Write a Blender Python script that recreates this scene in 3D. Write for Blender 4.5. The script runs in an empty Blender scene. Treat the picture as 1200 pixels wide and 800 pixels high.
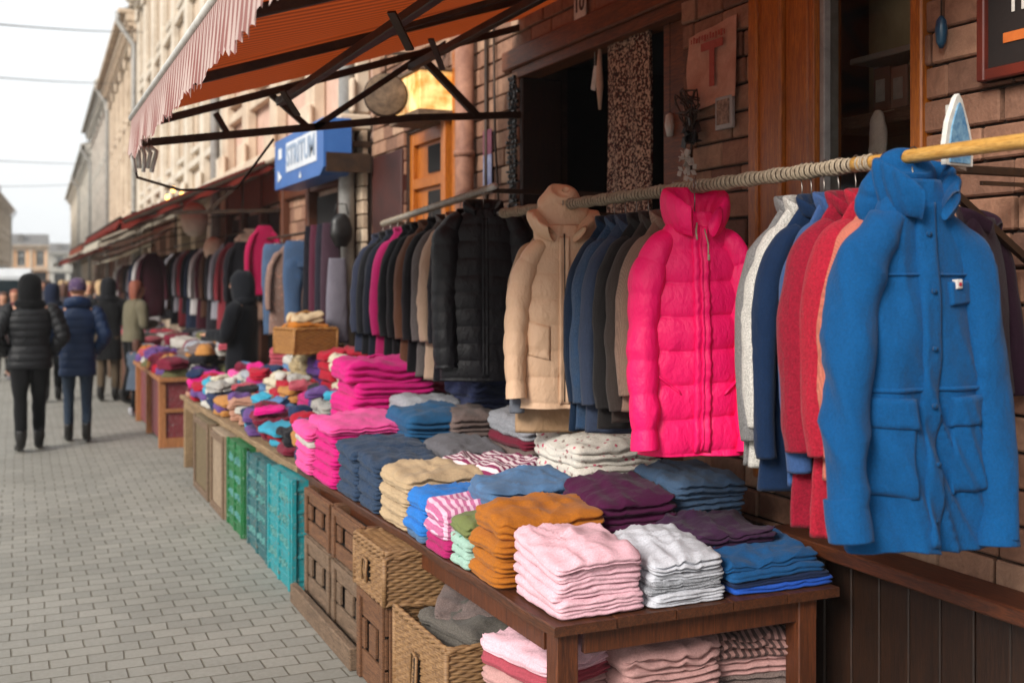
import bpy, math, random
import numpy as np
from mathutils import Vector, Matrix
rad = math.radians
# ------------------------------------------------------------------ camera, sky, sun, exposure
sc = bpy.context.scene
H = 1.72
YAW = rad(23.88)
S_, C_ = math.sin(YAW), math.cos(YAW)
FPX = 1310.0
cam_d = bpy.data.cameras.new("camera")
cam = bpy.data.objects.new("camera", cam_d)
sc.collection.objects.link(cam)
sc.camera = cam
cam.location = (0, 0, H)
cam.rotation_euler = (rad(90), 0, -YAW)
cam_d.sensor_width = 36.0
cam_d.lens = FPX / 1200 * 36
cam_d.shift_y = -72 / 1200
cam_d.clip_start = 0.05
cam_d.clip_end = 2000
cam_d.dof.use_dof = True
cam_d.dof.focus_distance = 3.75
cam_d.dof.aperture_fstop = 2.6
w = bpy.data.worlds.new("World")
sc.world = w
w.use_nodes = True
nt = w.node_tree
nt.nodes.clear()
SUN_EL, SUN_AZ = rad(30), rad(-122)      # sun direction: from the street side, a little behind the camera
sky = nt.nodes.new('ShaderNodeTexSky')
sky.sky_type = 'NISHITA'
sky.sun_disc = False
sky.sun_elevation = SUN_EL
sky.sun_rotation = SUN_AZ
sky.dust_density = 5
hs = nt.nodes.new('ShaderNodeMixRGB')   # thin cloud cover: the blue of the clear sky washed out to a pale grey
hs.inputs[0].default_value = 0.88
hs.inputs[2].default_value = (9.6, 9.85, 10.0, 1)
bg = nt.nodes.new('ShaderNodeBackground')
bg.inputs[1].default_value = 0.072
wo = nt.nodes.new('ShaderNodeOutputWorld')
nt.links.new(sky.outputs[0], hs.inputs[1])
nt.links.new(hs.outputs[0], bg.inputs[0])
nt.links.new(bg.outputs[0], wo.inputs[0])
sun_d = bpy.data.lights.new("sun", 'SUN')
sun_d.energy = 2.6
sun_d.angle = rad(22)
sun_d.color = (1.0, 0.95, 0.88)
sun = bpy.data.objects.new("sun", sun_d)
sc.collection.objects.link(sun)
sd = Vector((math.sin(SUN_AZ) * math.cos(SUN_EL), math.cos(SUN_AZ) * math.cos(SUN_EL), math.sin(SUN_EL)))
sun.rotation_euler = sd.to_track_quat('Z', 'Y').to_euler()
sun.location = sd * 60
sc.view_settings.view_transform = 'Standard'
sc.view_settings.look = 'None'
sc.view_settings.exposure = 0.74
sc.view_settings.gamma = 1
sc.view_settings.use_curve_mapping = False
sc.render.engine = 'CYCLES'
sc.cycles.max_bounces = 6
sc.cycles.diffuse_bounces = 3
sc.cycles.glossy_bounces = 3
sc.cycles.transmission_bounces = 4
sc.cycles.use_denoising = True
sc.cycles.caustics_reflective = False
sc.cycles.caustics_refractive = False

# ------------------------------------------------------------------ helpers
def P(u, v=None, X=None, Y=None, Z=None):
    """a point of the street in metres, worked out from a direction and one known coordinate"""
    t = (u - 600) / FPX
    if X is not None:
        d = X / (S_ + t * C_)
    elif Y is not None:
        d = Y / (C_ - t * S_)
    else:
        d = FPX * (H - Z) / (v - 328)
    lat = t * d
    x = S_ * d + C_ * lat
    y = C_ * d - S_ * lat
    z = Z if v is None else H - (v - 328) / FPX * d
    return Vector((x, y, z if z is not None else 0))

def lin(h):
    h = h.lstrip('#')
    o = []
    for i in (0, 2, 4):
        c = int(h[i:i + 2], 16) / 255
        o.append(c / 12.92 if c <= 0.04045 else ((c + 0.055) / 1.055) ** 2.4)
    return (*o, 1)

def mesh_np(name, V, F, smooth=True):
    me = bpy.data.meshes.new(name)
    V = np.asarray(V, dtype=np.float64)
    if isinstance(F, np.ndarray) and F.ndim == 2:
        k = F.shape[1]
        me.vertices.add(len(V)); me.vertices.foreach_set('co', V.ravel())
        me.loops.add(F.size); me.loops.foreach_set('vertex_index', F.ravel().astype(np.int32))
        me.polygons.add(len(F))
        me.polygons.foreach_set('loop_start', np.arange(0, F.size, k, dtype=np.int32))
        me.update(calc_edges=True)
    else:
        me.from_pydata([tuple(v) for v in V], [], [tuple(f) for f in F])
    me.polygons.foreach_set('use_smooth', [bool(smooth)] * len(me.polygons))
    me.validate(verbose=False)
    return me

def add(name, me, mat=None, parent=None, loc=(0, 0, 0), rot=(0, 0, 0)):
    o = bpy.data.objects.new(name, me)
    sc.collection.objects.link(o)
    if mat is not None and me is not None and len(me.materials) == 0:
        me.materials.append(mat)
    o.parent = parent
    o.location = loc
    o.rotation_euler = rot
    return o

def tag(o, label=None, cat=None, group=None, kind=None):
    if label: o['label'] = label
    if cat: o['category'] = cat
    if group: o['group'] = group
    if kind: o['kind'] = kind
    return o

def thing(name, label, cat, loc=(0, 0, 0), rz=0, group=None, kind=None):
    o = bpy.data.objects.new(name, None)
    o.empty_display_size = 0.05
    sc.collection.objects.link(o)
    o.location = loc
    o.rotation_euler = (0, 0, rz)
    return tag(o, label, cat, group, kind)

class MB:
    """collects boxes, bars, tubes into one mesh"""
    def __init__(s): s.v = []; s.f = []; s.sm = []; s.ch = []
    def raw(s, V, F, smooth=False):
        b = len(s.v)
        s.v += [tuple(map(float, q)) for q in V]
        s.f += [tuple(int(i) + b for i in q) for q in F]
        s.sm += [smooth] * len(F)
        s.ch.append((b, len(s.v), len(s.f) - len(F), len(s.f)))
        return s
    def box(s, c, d, rot=None, bev=0.0):
        x, y, z = d[0] / 2, d[1] / 2, d[2] / 2
        b = min(bev, x * .9, y * .9, z * .9)
        if b <= 0:
            V = [(i * x, j * y, k * z) for i in (-1, 1) for j in (-1, 1) for k in (-1, 1)]
            F = [(0, 1, 3, 2), (4, 6, 7, 5), (0, 4, 5, 1), (2, 3, 7, 6), (0, 2, 6, 4), (1, 5, 7, 3)]
        else:
            V = []; idx = {}
            for i in (-1, 1):
                for j in (-1, 1):
                    for k in (-1, 1):
                        for a in range(3):
                            q = [i * (x - b), j * (y - b), k * (z - b)]
                            q[a] = (i * x, j * y, k * z)[a]
                            idx[(i, j, k, a)] = len(V); V.append(tuple(q))
            F = []
            for a in range(3):
                o = [q for q in range(3) if q != a]
                for sg in (-1, 1):
                    ring = []
                    for p, q in ((-1, -1), (1, -1), (1, 1), (-1, 1)):
                        t = [0, 0, 0]; t[a] = sg; t[o[0]] = p; t[o[1]] = q
                        ring.append(idx[(*t, a)])
                    flip = (sg == 1) == (a == 1)
                    F.append(tuple(ring[::-1] if flip else ring))
            for a in range(3):       # edges along axis a
                o = [q for q in range(3) if q != a]
                for p in (-1, 1):
                    for q in (-1, 1):
                        t0 = [0, 0, 0]; t0[a] = -1; t0[o[0]] = p; t0[o[1]] = q
                        t1 = list(t0); t1[a] = 1
                        F.append((idx[(*t0, o[0])], idx[(*t0, o[1])], idx[(*t1, o[1])], idx[(*t1, o[0])]))
            for i in (-1, 1):
                for j in (-1, 1):
                    for k in (-1, 1):
                        F.append((idx[(i, j, k, 0)], idx[(i, j, k, 1)], idx[(i, j, k, 2)]))
        M = rot if rot is not None else Matrix.Identity(3)
        c = Vector(c)
        return s.raw([tuple(M @ Vector(v) + c) for v in V], F)
    def b2(s, lo, hi, bev=0.0):
        return s.box([(a + b) / 2 for a, b in zip(lo, hi)], [abs(b - a) for a, b in zip(lo, hi)], bev=bev)
    def bar(s, a, b, wd, hg=None, up=(0, 0, 1), bev=0.0):
        a = Vector(a); b = Vector(b); d = b - a
        y = d.normalized(); u = Vector(up)
        x = y.cross(u)
        if x.length < 1e-4: x = Vector((1, 0, 0))
        x.normalize(); z = x.cross(y)
        M = Matrix((x, y, z)).transposed()
        return s.box((a + b) / 2, (wd, d.length, hg or wd), M, bev)
    def tube(s, pts, r, n=8, caps=True):
        pts = [Vector(p) for p in pts]
        m = len(pts)
        rs = r if isinstance(r, (list, tuple)) else [r] * m
        V = []; prev = None
        for i, p in enumerate(pts):
            t = (pts[min(i + 1, m - 1)] - pts[max(i - 1, 0)]).normalized()
            if prev is None:
                x = t.cross(Vector((0, 0, 1)))
                if x.length < 1e-3: x = t.cross(Vector((0, 1, 0)))
            else:
                x = prev - t * prev.dot(t)
            x.normalize(); prev = x
            y = t.cross(x)
            for k in range(n):
                a = 2 * math.pi * k / n
                V.append(p + (x * math.cos(a) + y * math.sin(a)) * rs[i])
        F = [(i * n + k, i * n + (k + 1) % n, (i + 1) * n + (k + 1) % n, (i + 1) * n + k) for i in range(m - 1) for k in range(n)]
        if caps:
            F.append(tuple(range(n))[::-1]); F.append(tuple((m - 1) * n + k for k in range(n)))
        return s.raw(V, F, True)
    def build_each(s, name, mat=None, parent=None, loc=(0, 0, 0)):
        for (v0, v1, f0, f1) in s.ch:
            q = MB(); q.v = s.v[v0:v1]; q.f = [tuple(i - v0 for i in f) for f in s.f[f0:f1]]; q.sm = s.sm[f0:f1]
            q.build(name, mat, parent, loc)
    def build(s, name, mat=None, parent=None, loc=(0, 0, 0), rot=(0, 0, 0)):
        me = bpy.data.meshes.new(name)
        me.from_pydata(s.v, [], s.f)
        me.polygons.foreach_set('use_smooth', s.sm)
        me.validate(verbose=False)
        return add(name, me, mat, parent, loc, rot)

def nz(p, seed, freq, oct=2, n=7):
    """smooth pseudo noise about -1..1 for an array of points"""
    rs = np.random.RandomState(seed)
    out = np.zeros(len(p)); amp = 1.0; tot = 0
    for o in range(oct):
        k = rs.normal(size=(n, p.shape[1])); k /= np.linalg.norm(k, axis=1)[:, None]
        k *= freq * (0.6 + 0.8 * rs.rand(n))[:, None]
        ph = rs.rand(n) * 6.28
        out += amp * np.sin(p @ k.T + ph).sum(1) / math.sqrt(n) * 0.75
        tot += amp; amp *= .5; freq *= 2.1
    return out / tot

# ------------------------------------------------------------------ materials
def new_mat(name):
    m = bpy.data.materials.new(name)
    m.use_nodes = True
    t = m.node_tree
    return m, t, t.nodes['Principled BSDF'], lambda ty: t.nodes.new(ty), t.links.new

def mixc(N, L, fac, a, b, mode='MIX'):
    m = N('ShaderNodeMixRGB'); m.blend_type = mode
    for i, q in ((0, fac), (1, a), (2, b)):
        if hasattr(q, 'links'): L(q, m.inputs[i])
        else: m.inputs[i].default_value = q
    return m.outputs[0]

def noise(N, L, vec, scale, detail=3, rough=.55, dist=0):
    n = N('ShaderNodeTexNoise'); n.inputs['Scale'].default_value = scale
    n.inputs['Detail'].default_value = detail; n.inputs['Roughness'].default_value = rough
    n.inputs['Distortion'].default_value = dist
    L(vec, n.inputs['Vector']); return n.outputs[0]

def ramp(N, L, f, p0, p1, c0=(0, 0, 0, 1), c1=(1, 1, 1, 1)):
    r = N('ShaderNodeValToRGB')
    r.color_ramp.elements[0].position = p0; r.color_ramp.elements[1].position = p1
    r.color_ramp.elements[0].color = c0; r.color_ramp.elements[1].color = c1
    L(f, r.inputs[0]); return r.outputs[0]

def sc4(c, k): return (min(c[0] * k, .95), min(c[1] * k, .95), min(c[2] * k, .95), 1)

_cl = {}
def cloth(hexc, kind='plain', second=None):
    key = (hexc, kind, second)
    if key in _cl: return _cl[key]
    c = lin(hexc)
    m, t, bs, N, L = new_mat('cloth_' + kind)
    tc = N('ShaderNodeTexCoord').outputs['Object']
    big = noise(N, L, tc, 9, 4, .6, .6)
    grn = ramp(N, L, noise(N, L, tc, 170, 3, .75), .34, .66)
    col = mixc(N, L, mixc(N, L, .5, big, grn), sc4(c, .66), sc4(c, 1.24))
    rough = .88; bump = .5; bscale = 210
    mpp = N('ShaderNodeMapping'); mpp.inputs['Rotation'].default_value = (.5, .3, .7); mpp.inputs['Scale'].default_value = (1, 2.6, .7); L(tc, mpp.inputs[0])
    mid = noise(N, L, mpp.outputs[0], 15, 4, .55, .25)
    if kind == 'denim':
        fl = noise(N, L, tc, 340, 2, .7)
        f = ramp(N, L, fl, .42, .66)
        col = mixc(N, L, f, col, sc4(lin('#8898ac'), .6))
        t2 = N('ShaderNodeMixRGB'); t2.inputs[0].default_value = .62
        L(col, t2.inputs[1]); t2.inputs[2].default_value = c; col = t2.outputs[0]
        w_ = ramp(N, L, noise(N, L, tc, 14, 3, .6), .5, .75)
        col = mixc(N, L, mixc(N, L, .6, (0, 0, 0, 1), w_), col, sc4(c, 1.7))
        bump = .5
    elif kind == 'marl':
        fl = ramp(N, L, noise(N, L, tc, 260, 3, .8), .38, .62)
        col = mixc(N, L, fl, sc4(c, .55), sc4(c, 1.5)); bump = .7; bscale = 260
    elif kind == 'fleece':
        fl = ramp(N, L, noise(N, L, tc, 150, 3, .8), .3, .7)
        col = mixc(N, L, fl, sc4(c, .55), sc4(c, 1.25)); bump = 1.0; bscale = 130; rough = .95
    elif kind == 'knit':
        wv = N('ShaderNodeTexWave'); wv.inputs['Scale'].default_value = 90
        wv.inputs['Distortion'].default_value = 3; wv.inputs['Detail'].default_value = 2; L(tc, wv.inputs['Vector'])
        col = mixc(N, L, wv.outputs[1], sc4(c, .7), col); bump = .8
    elif kind == 'stripe':
        wv = N('ShaderNodeTexWave'); wv.inputs['Scale'].default_value = 11; wv.bands_direction = 'X'
        wv.inputs['Distortion'].default_value = 1.2; L(tc, wv.inputs['Vector'])
        col = mixc(N, L, ramp(N, L, wv.outputs[1], .45, .55), col, lin(second or '#7a2038'))
    elif kind == 'pattern':
        vo = N('ShaderNodeTexVoronoi'); vo.inputs['Scale'].default_value = 30; L(tc, vo.inputs['Vector'])
        f = ramp(N, L, vo.outputs[0], .20, .30, (1, 1, 1, 1), (0, 0, 0, 1))
        p2 = mixc(N, L, ramp(N, L, noise(N, L, tc, 17, 2), .45, .55), lin(second or '#b03048'), lin('#8c7d74'))
        col = mixc(N, L, f, col, p2)
    elif kind == 'nylon':
        rough = .54; bump = .12; bscale = 120; col = mixc(N, L, big, sc4(c, .9), sc4(c, 1.06))
    if kind == 'satin':
        rough = .5
    L(col, bs.inputs['Base Color'])
    bs.inputs['Roughness'].default_value = rough
    bs.inputs['Specular IOR Level'].default_value = .16
    if kind != 'nylon':
        bs.inputs['Sheen Weight'].default_value = .07
        bs.inputs['Sheen Roughness'].default_value = .5
    else:
        bs.inputs['Specular IOR Level'].default_value = .30
    if kind in ('nylon', 'canvas'):      # creased cloth: lines where the folds break
        mc = N('ShaderNodeMapping'); mc.inputs['Scale'].default_value = (1, 1, .6); mc.inputs['Rotation'].default_value = (.2, .4, .3); L(tc, mc.inputs[0])
        cr = noise(N, L, mc.outputs[0], 9 if kind == 'canvas' else 13, 4, .6, .15)
        ma = N('ShaderNodeMath'); ma.operation = 'SUBTRACT'; ma.inputs[1].default_value = .5; L(cr, ma.inputs[0])
        mb_ = N('ShaderNodeMath'); mb_.operation = 'ABSOLUTE'; L(ma.outputs[0], mb_.inputs[0])
        mc_ = N('ShaderNodeMath'); mc_.operation = 'MULTIPLY'; mc_.inputs[1].default_value = 2.4; L(mb_.outputs[0], mc_.inputs[0]); mid = mc_.outputs[0]
    fine = noise(N, L, tc, bscale, 2, .7)
    b1 = N('ShaderNodeBump'); b1.inputs['Strength'].default_value = bump; b1.inputs['Distance'].default_value = .0026
    L(fine, b1.inputs['Height'])
    b2 = N('ShaderNodeBump'); b2.inputs['Strength'].default_value = .8; b2.inputs['Distance'].default_value = .008
    L(mid, b2.inputs['Height']); L(b1.outputs[0], b2.inputs['Normal'])
    L(b2.outputs[0], bs.inputs['Normal'])
    _cl[key] = m
    return m

def wood(name, c0, c1, scale=(1, 14, 14), rough=.6, bump=.4, dirt=.0):
    m, t, bs, N, L = new_mat(name)
    tc = N('ShaderNodeTexCoord').outputs['Object']
    mp = N('ShaderNodeMapping'); mp.inputs['Scale'].default_value = scale; L(tc, mp.inputs[0])
    g = noise(N, L, mp.outputs[0], 4, 6, .65, 1.5)
    g2 = noise(N, L, mp.outputs[0], 22, 3, .6, .4)
    col = mixc(N, L, ramp(N, L, g, .3, .7), lin(c0), lin(c1))
    col = mixc(N, L, mixc(N, L, .5, (0, 0, 0, 1), ramp(N, L, g2, .45, .62)), col, sc4(lin(c0), .45))
    n3 = noise(N, L, tc, 2.3, 4, .6)
    col = mixc(N, L, mixc(N, L, .35 + dirt, (0, 0, 0, 1), ramp(N, L, n3, .5, .72)), col, sc4(lin(c0), .35))
    L(col, bs.inputs['Base Color'])
    bs.inputs['Roughness'].default_value = rough
    b = N('ShaderNodeBump'); b.inputs['Strength'].default_value = bump; b.inputs['Distance'].default_value = .004
    L(mixc(N, L, .5, g, g2), b.inputs['Height']); L(b.outputs[0], bs.inputs['Normal'])
    return m

def rough_mat(name, c0, c1, scale=6, rough=.85, bump=.3, metal=0, bdist=.005, fine=60):
    m, t, bs, N, L = new_mat(name)
    tc = N('ShaderNodeTexCoord').outputs['Object']
    g = noise(N, L, tc, scale, 6, .65, .5)
    f = noise(N, L, tc, fine, 3, .6)
    col = mixc(N, L, ramp(N, L, g, .32, .68), lin(c0), lin(c1))
    col = mixc(N, L, mixc(N, L, .3, (0, 0, 0, 1), f), col, sc4(lin(c0), .5))
    L(col, bs.inputs['Base Color']); bs.inputs['Roughness'].default_value = rough
    bs.inputs['Metallic'].default_value = metal
    b = N('ShaderNodeBump'); b.inputs['Strength'].default_value = bump; b.inputs['Distance'].default_value = bdist
    L(mixc(N, L, .5, g, f), b.inputs['Height']); L(b.outputs[0], bs.inputs['Normal'])
    return m

def emit_mat(name, hexc, k):
    m, t, bs, N, L = new_mat(name)
    bs.inputs['Base Color'].default_value = lin(hexc)
    bs.inputs['Emission Color'].default_value = lin(hexc)
    bs.inputs['Emission Strength'].default_value = k
    return m

M = {}
M['table'] = wood('table_wood', '#32180b', '#64371c', (12, 1, 12), .5, .5)
M['table_leg'] = wood('table_leg_wood', '#3c1b0b', '#6e3a1c', (14, 14, 1), .5, .4)
M['table_pale'] = wood('pale_board', '#6b5138', '#a58a66', (12, 1, 12), .75, .6)
M['crate'] = wood('crate_wood', '#472c19', '#84593a', (10, 2, 22), .8, .7)
M['crate2'] = wood('grey_crate_wood', '#4b3a2a', '#8a705a', (10, 2, 22), .85, .7)
M['orange_wood'] = wood('varnished_wood', '#8a4210', '#c87828', (16, 16, 1), .38, .25)
M['brown_wood'] = wood('brown_wood', '#3a1a0c', '#6e3818', (14, 1.5, 14), .55, .4)
M['dark_wood'] = wood('dark_panel_wood', '#1a0e08', '#382012', (18, 18, 1.2), .5, .4)
M['lintel'] = wood('lintel_wood', '#4a2410', '#8c4c20', (14, 1.2, 14), .6, .4)
M['bamboo'] = wood('bamboo', '#b8843c', '#e0b264', (20, 2, 20), .38, .2)
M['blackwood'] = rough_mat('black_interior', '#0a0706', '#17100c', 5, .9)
M['brownint'] = rough_mat('brown_interior', '#a48c68', '#c4ae88', 4, .9)
M['steel'] = rough_mat('dark_steel', '#24170f', '#46301f', 12, .55, .2, .3)
M['whitebar'] = rough_mat('white_painted_bar', '#b8b6b0', '#dedcd6', 9, .5)
M['rope'] = rough_mat('rope', '#7a6a58', '#b8a890', 60, .8, .6)
M['plaster'] = rough_mat('cream_plaster', '#b8a28c', '#dcc9b2', 2, .9)
M['plaster_pink'] = rough_mat('pink_plaster', '#be9a88', '#dcbaa8', 2, .9)
M['plaster_grey'] = rough_mat('grey_plaster', '#a8a49c', '#ccc8be', 2, .9)
M['plaster_yellow'] = rough_mat('yellow_plaster', '#c8ab72', '#e0c890', 2, .9)
M['plaster_orange'] = rough_mat('orange_plaster', '#c8966a', '#e2b68a', 2, .9)
M['stone'] = rough_mat('pale_stone', '#bcb0a0', '#e0d6c6', 3, .85)
M['roof'] = rough_mat('roof_metal', '#5c5a58', '#7e7a76', 3, .6)
M['zinc'] = rough_mat('zinc_pipe', '#8a8884', '#b6b4b0', 6, .5)
M['glass_dark'] = rough_mat('dark_window_glass', '#181a1c', '#34383a', 2, .15, .02)
M['white_paint'] = rough_mat('white_paint', '#cfccc6', '#e6e4de', 7, .5)
M['blacklether'] = rough_mat('black_leather', '#0c0b0b', '#1c1918', 20, .4)
M['skin'] = rough_mat('skin', '#b98468', '#d09c80', 20, .55, .1)
M['hair_brown'] = rough_mat('brown_hair', '#3a2015', '#5c3626', 60, .7, .6)
M['hair_red'] = rough_mat('auburn_hair', '#6a3020', '#94523a', 60, .7, .6)
M['hair_blond'] = rough_mat('blond_hair', '#9a7c58', '#c4a67c', 60, .7, .6)
M['mortar'] = rough_mat('mortar', '#2a1e18', '#4c3a30', 14, .95, .6, 0, .01)
M['pipe'] = rough_mat('rusty_pipe', '#7a5040', '#a87860', 8, .7, .4)
M['paper'] = rough_mat('old_paper', '#c8a890', '#dcc0a8', 7, .9)
M['white_paper'] = rough_mat('white_paper', '#c4c2ba', '#e6e4de', 30, .8)
M['blue_paper'] = rough_mat('blue_paper', '#2a6a9a', '#8ab4cc', 40, .6)

def worn_paint(name, c0, c1, under='#6a5a46'):
    m, t, bs, N, L = new_mat(name)
    tc = N('ShaderNodeTexCoord').outputs['Object']
    g = noise(N, L, tc, 5, 5, .65, .5)
    col = mixc(N, L, g, lin(c0), lin(c1))
    sp = ramp(N, L, noise(N, L, tc, 26, 6, .75, .8), .56, .64)
    col = mixc(N, L, sp, col, lin(under))
    sp2 = ramp(N, L, noise(N, L, tc, 55, 4, .7, 2.0), .60, .66)
    col = mixc(N, L, mixc(N, L, .6, (0, 0, 0, 1), sp2), col, lin('#c8d4cc'))
    L(col, bs.inputs['Base Color']); bs.inputs['Roughness'].default_value = .55
    b = N('ShaderNodeBump'); b.inputs['Strength'].default_value = .5; b.inputs['Distance'].default_value = .003
    b.invert = True
    L(sp, b.inputs['Height']); L(b.outputs[0], bs.inputs['Normal'])
    return m
M['turq'] = worn_paint('turquoise_paint', '#0a6a74', '#1b9298')
M['teal'] = worn_paint('teal_paint', '#123f46', '#28666a')
M['green'] = worn_paint('green_paint', '#084a22', '#127038', '#3a4a30')
M['redbox'] = worn_paint('dark_red_paint', '#5a1a22', '#7a2a30', '#3a1a18')

def wicker_mat(name, c0, c1):
    m, t, bs, N, L = new_mat(name)
    tc = N('ShaderNodeTexCoord').outputs['Object']
    mp = N('ShaderNodeMapping'); mp.inputs['Scale'].default_value = (8, 8, 90); L(tc, mp.inputs[0])
    g = noise(N, L, mp.outputs[0], 3, 4, .6)
    col = mixc(N, L, ramp(N, L, g, .3, .7), lin(c0), lin(c1))
    L(col, bs.inputs['Base Color']); bs.inputs['Roughness'].default_value = .65
    return m
M['wicker'] = wicker_mat('wicker', '#5e4128', '#9c7850')
M['wicker_gold'] = wicker_mat('golden_wicker', '#6b431f', '#a57438')

# paving: grey concrete setts in running bond, uneven, with dark joints
def paving_mat():
    m, t, bs, N, L = new_mat('grey_setts')
    tc = N('ShaderNodeTexCoord').outputs['Object']
    ds = N('ShaderNodeTexNoise'); ds.inputs['Scale'].default_value = 1.6; ds.inputs['Detail'].default_value = 3
    L(tc, ds.inputs['Vector'])
    wob = N('ShaderNodeVectorMath'); wob.operation = 'MULTIPLY_ADD'
    L(ds.outputs['Color'], wob.inputs[0]); wob.inputs[1].default_value = (.05, .05, 0); L(tc, wob.inputs[2])
    br = N('ShaderNodeTexBrick')
    br.inputs['Scale'].default_value = 1; br.inputs['Brick Width'].default_value = .158; br.inputs['Row Height'].default_value = .125
    br.inputs['Mortar Size'].default_value = .005; br.inputs['Mortar Smooth'].default_value = .6
    br.inputs['Color1'].default_value = lin('#8d8b84'); br.inputs['Color2'].default_value = lin('#9b9890')
    br.inputs['Mortar'].default_value = lin('#716a5c'); br.inputs['Bias'].default_value = 0
    L(wob.outputs[0], br.inputs['Vector'])
    g = noise(N, L, tc, .9, 5, .65)
    col = mixc(N, L, ramp(N, L, g, .3, .75), br.outputs['Color'], mixc(N, L, 1, br.outputs['Color'], (.72, .72, .70, 1), 'MULTIPLY'))
    f = noise(N, L, tc, 45, 5, .7)
    col = mixc(N, L, mixc(N, L, .5, (0, 0, 0, 1), ramp(N, L, f, .35, .7)), col, mixc(N, L, 1, col, (.62, .6, .56, 1), 'MULTIPLY'))
    L(col, bs.inputs['Base Color'])
    bs.inputs['Roughness'].default_value = .72
    b = N('ShaderNodeBump'); b.inputs['Strength'].default_value = .9; b.inputs['Distance'].default_value = .012; b.invert = True
    L(br.outputs['Fac'], b.inputs['Height'])
    b2 = N('ShaderNodeBump'); b2.inputs['Strength'].default_value = .5; b2.inputs['Distance'].default_value = .006
    L(f, b2.inputs['Height']); L(b.outputs[0], b2.inputs['Normal']); L(b2.outputs[0], bs.inputs['Normal'])
    return m
def brick_mat(name='brick', cols=('#66483a', '#986f58', '#b59379')):
    m, t, bs, N, L = new_mat(name)
    at = N('ShaderNodeAttribute'); at.attribute_name = 'tone'
    tc = N('ShaderNodeTexCoord').outputs['Object']
    r = N('ShaderNodeValToRGB')
    r.color_ramp.elements[0].color = lin(cols[0]); r.color_ramp.elements[1].color = lin(cols[2])
    e = r.color_ramp.elements.new(.5); e.color = lin(cols[1])
    L(at.outputs['Fac'], r.inputs[0])
    g = noise(N, L, tc, 16, 6, .7, .6)
    col = mixc(N, L, mixc(N, L, .75, (0, 0, 0, 1), ramp(N, L, g, .4, .72)), r.outputs[0], mixc(N, L, 1, r.outputs[0], (.45, .42, .4, 1), 'MULTIPLY'))
    L(col, bs.inputs['Base Color']); bs.inputs['Roughness'].default_value = .88
    b = N('ShaderNodeBump'); b.inputs['Strength'].default_value = .8; b.inputs['Distance'].default_value = .008
    L(mixc(N, L, .5, g, noise(N, L, tc, 90, 3)), b.inputs['Height']); L(b.outputs[0], bs.inputs['Normal'])
    return m
M['brick'] = brick_mat()
M['palebrick'] = brick_mat('pale_brick', ('#a08a74', '#bfa78e', '#d8c4aa'))

def awning_mat(name, under, second, trans=.5, scale=20, axis='Y'):
    m, t, bs, N, L = new_mat(name)
    tc = N('ShaderNodeTexCoord').outputs['Object']
    wv = N('ShaderNodeTexWave'); wv.inputs['Scale'].default_value = scale; wv.bands_direction = axis
    wv.inputs['Distortion'].default_value = .3; L(tc, wv.inputs['Vector'])
    g = noise(N, L, tc, 3, 4, .6)
    col = mixc(N, L, ramp(N, L, wv.outputs[1], .3, .7), lin(under), lin(second))
    col = mixc(N, L, mixc(N, L, .4, (0, 0, 0, 1), g), col, sc4(lin(under), .6))
    L(col, bs.inputs['Base Color']); bs.inputs['Roughness'].default_value = .8
    tr = N('ShaderNodeBsdfTranslucent'); L(col, tr.inputs[0])
    mx = N('ShaderNodeMixShader'); mx.inputs[0].default_value = trans
    L(bs.outputs[0], mx.inputs[1]); L(tr.outputs[0], mx.inputs[2])
    L(mx.outputs[0], t.nodes['Material Output'].inputs[0])
    return m
M['awn1'] = awning_mat('orange_awning_cloth', '#a04418', '#6e2a10', .48, 5)
M['val1'] = awning_mat('pink_white_valance', '#d6bfb7', '#94524c', .3, 8)
M['awn2'] = awning_mat('dark_red_awning_cloth', '#8a2c1e', '#6c2016', .5, 5)
M['awn3'] = awning_mat('cream_awning_cloth', '#d0c8b8', '#b8ae9c', .4, 5)
M['awn4'] = awning_mat('rust_awning_cloth', '#7a3422', '#984a30', .4, 5)

# ------------------------------------------------------------------ the street
def ground():
    me = mesh_np('paving', [(-60, -20, 0), (60, -20, 0), (60, 400, 0), (-60, 400, 0)], [(0, 1, 2, 3)], False)
    tag(add('street_paving', me, paving_mat()), kind='structure')
ground()
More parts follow.
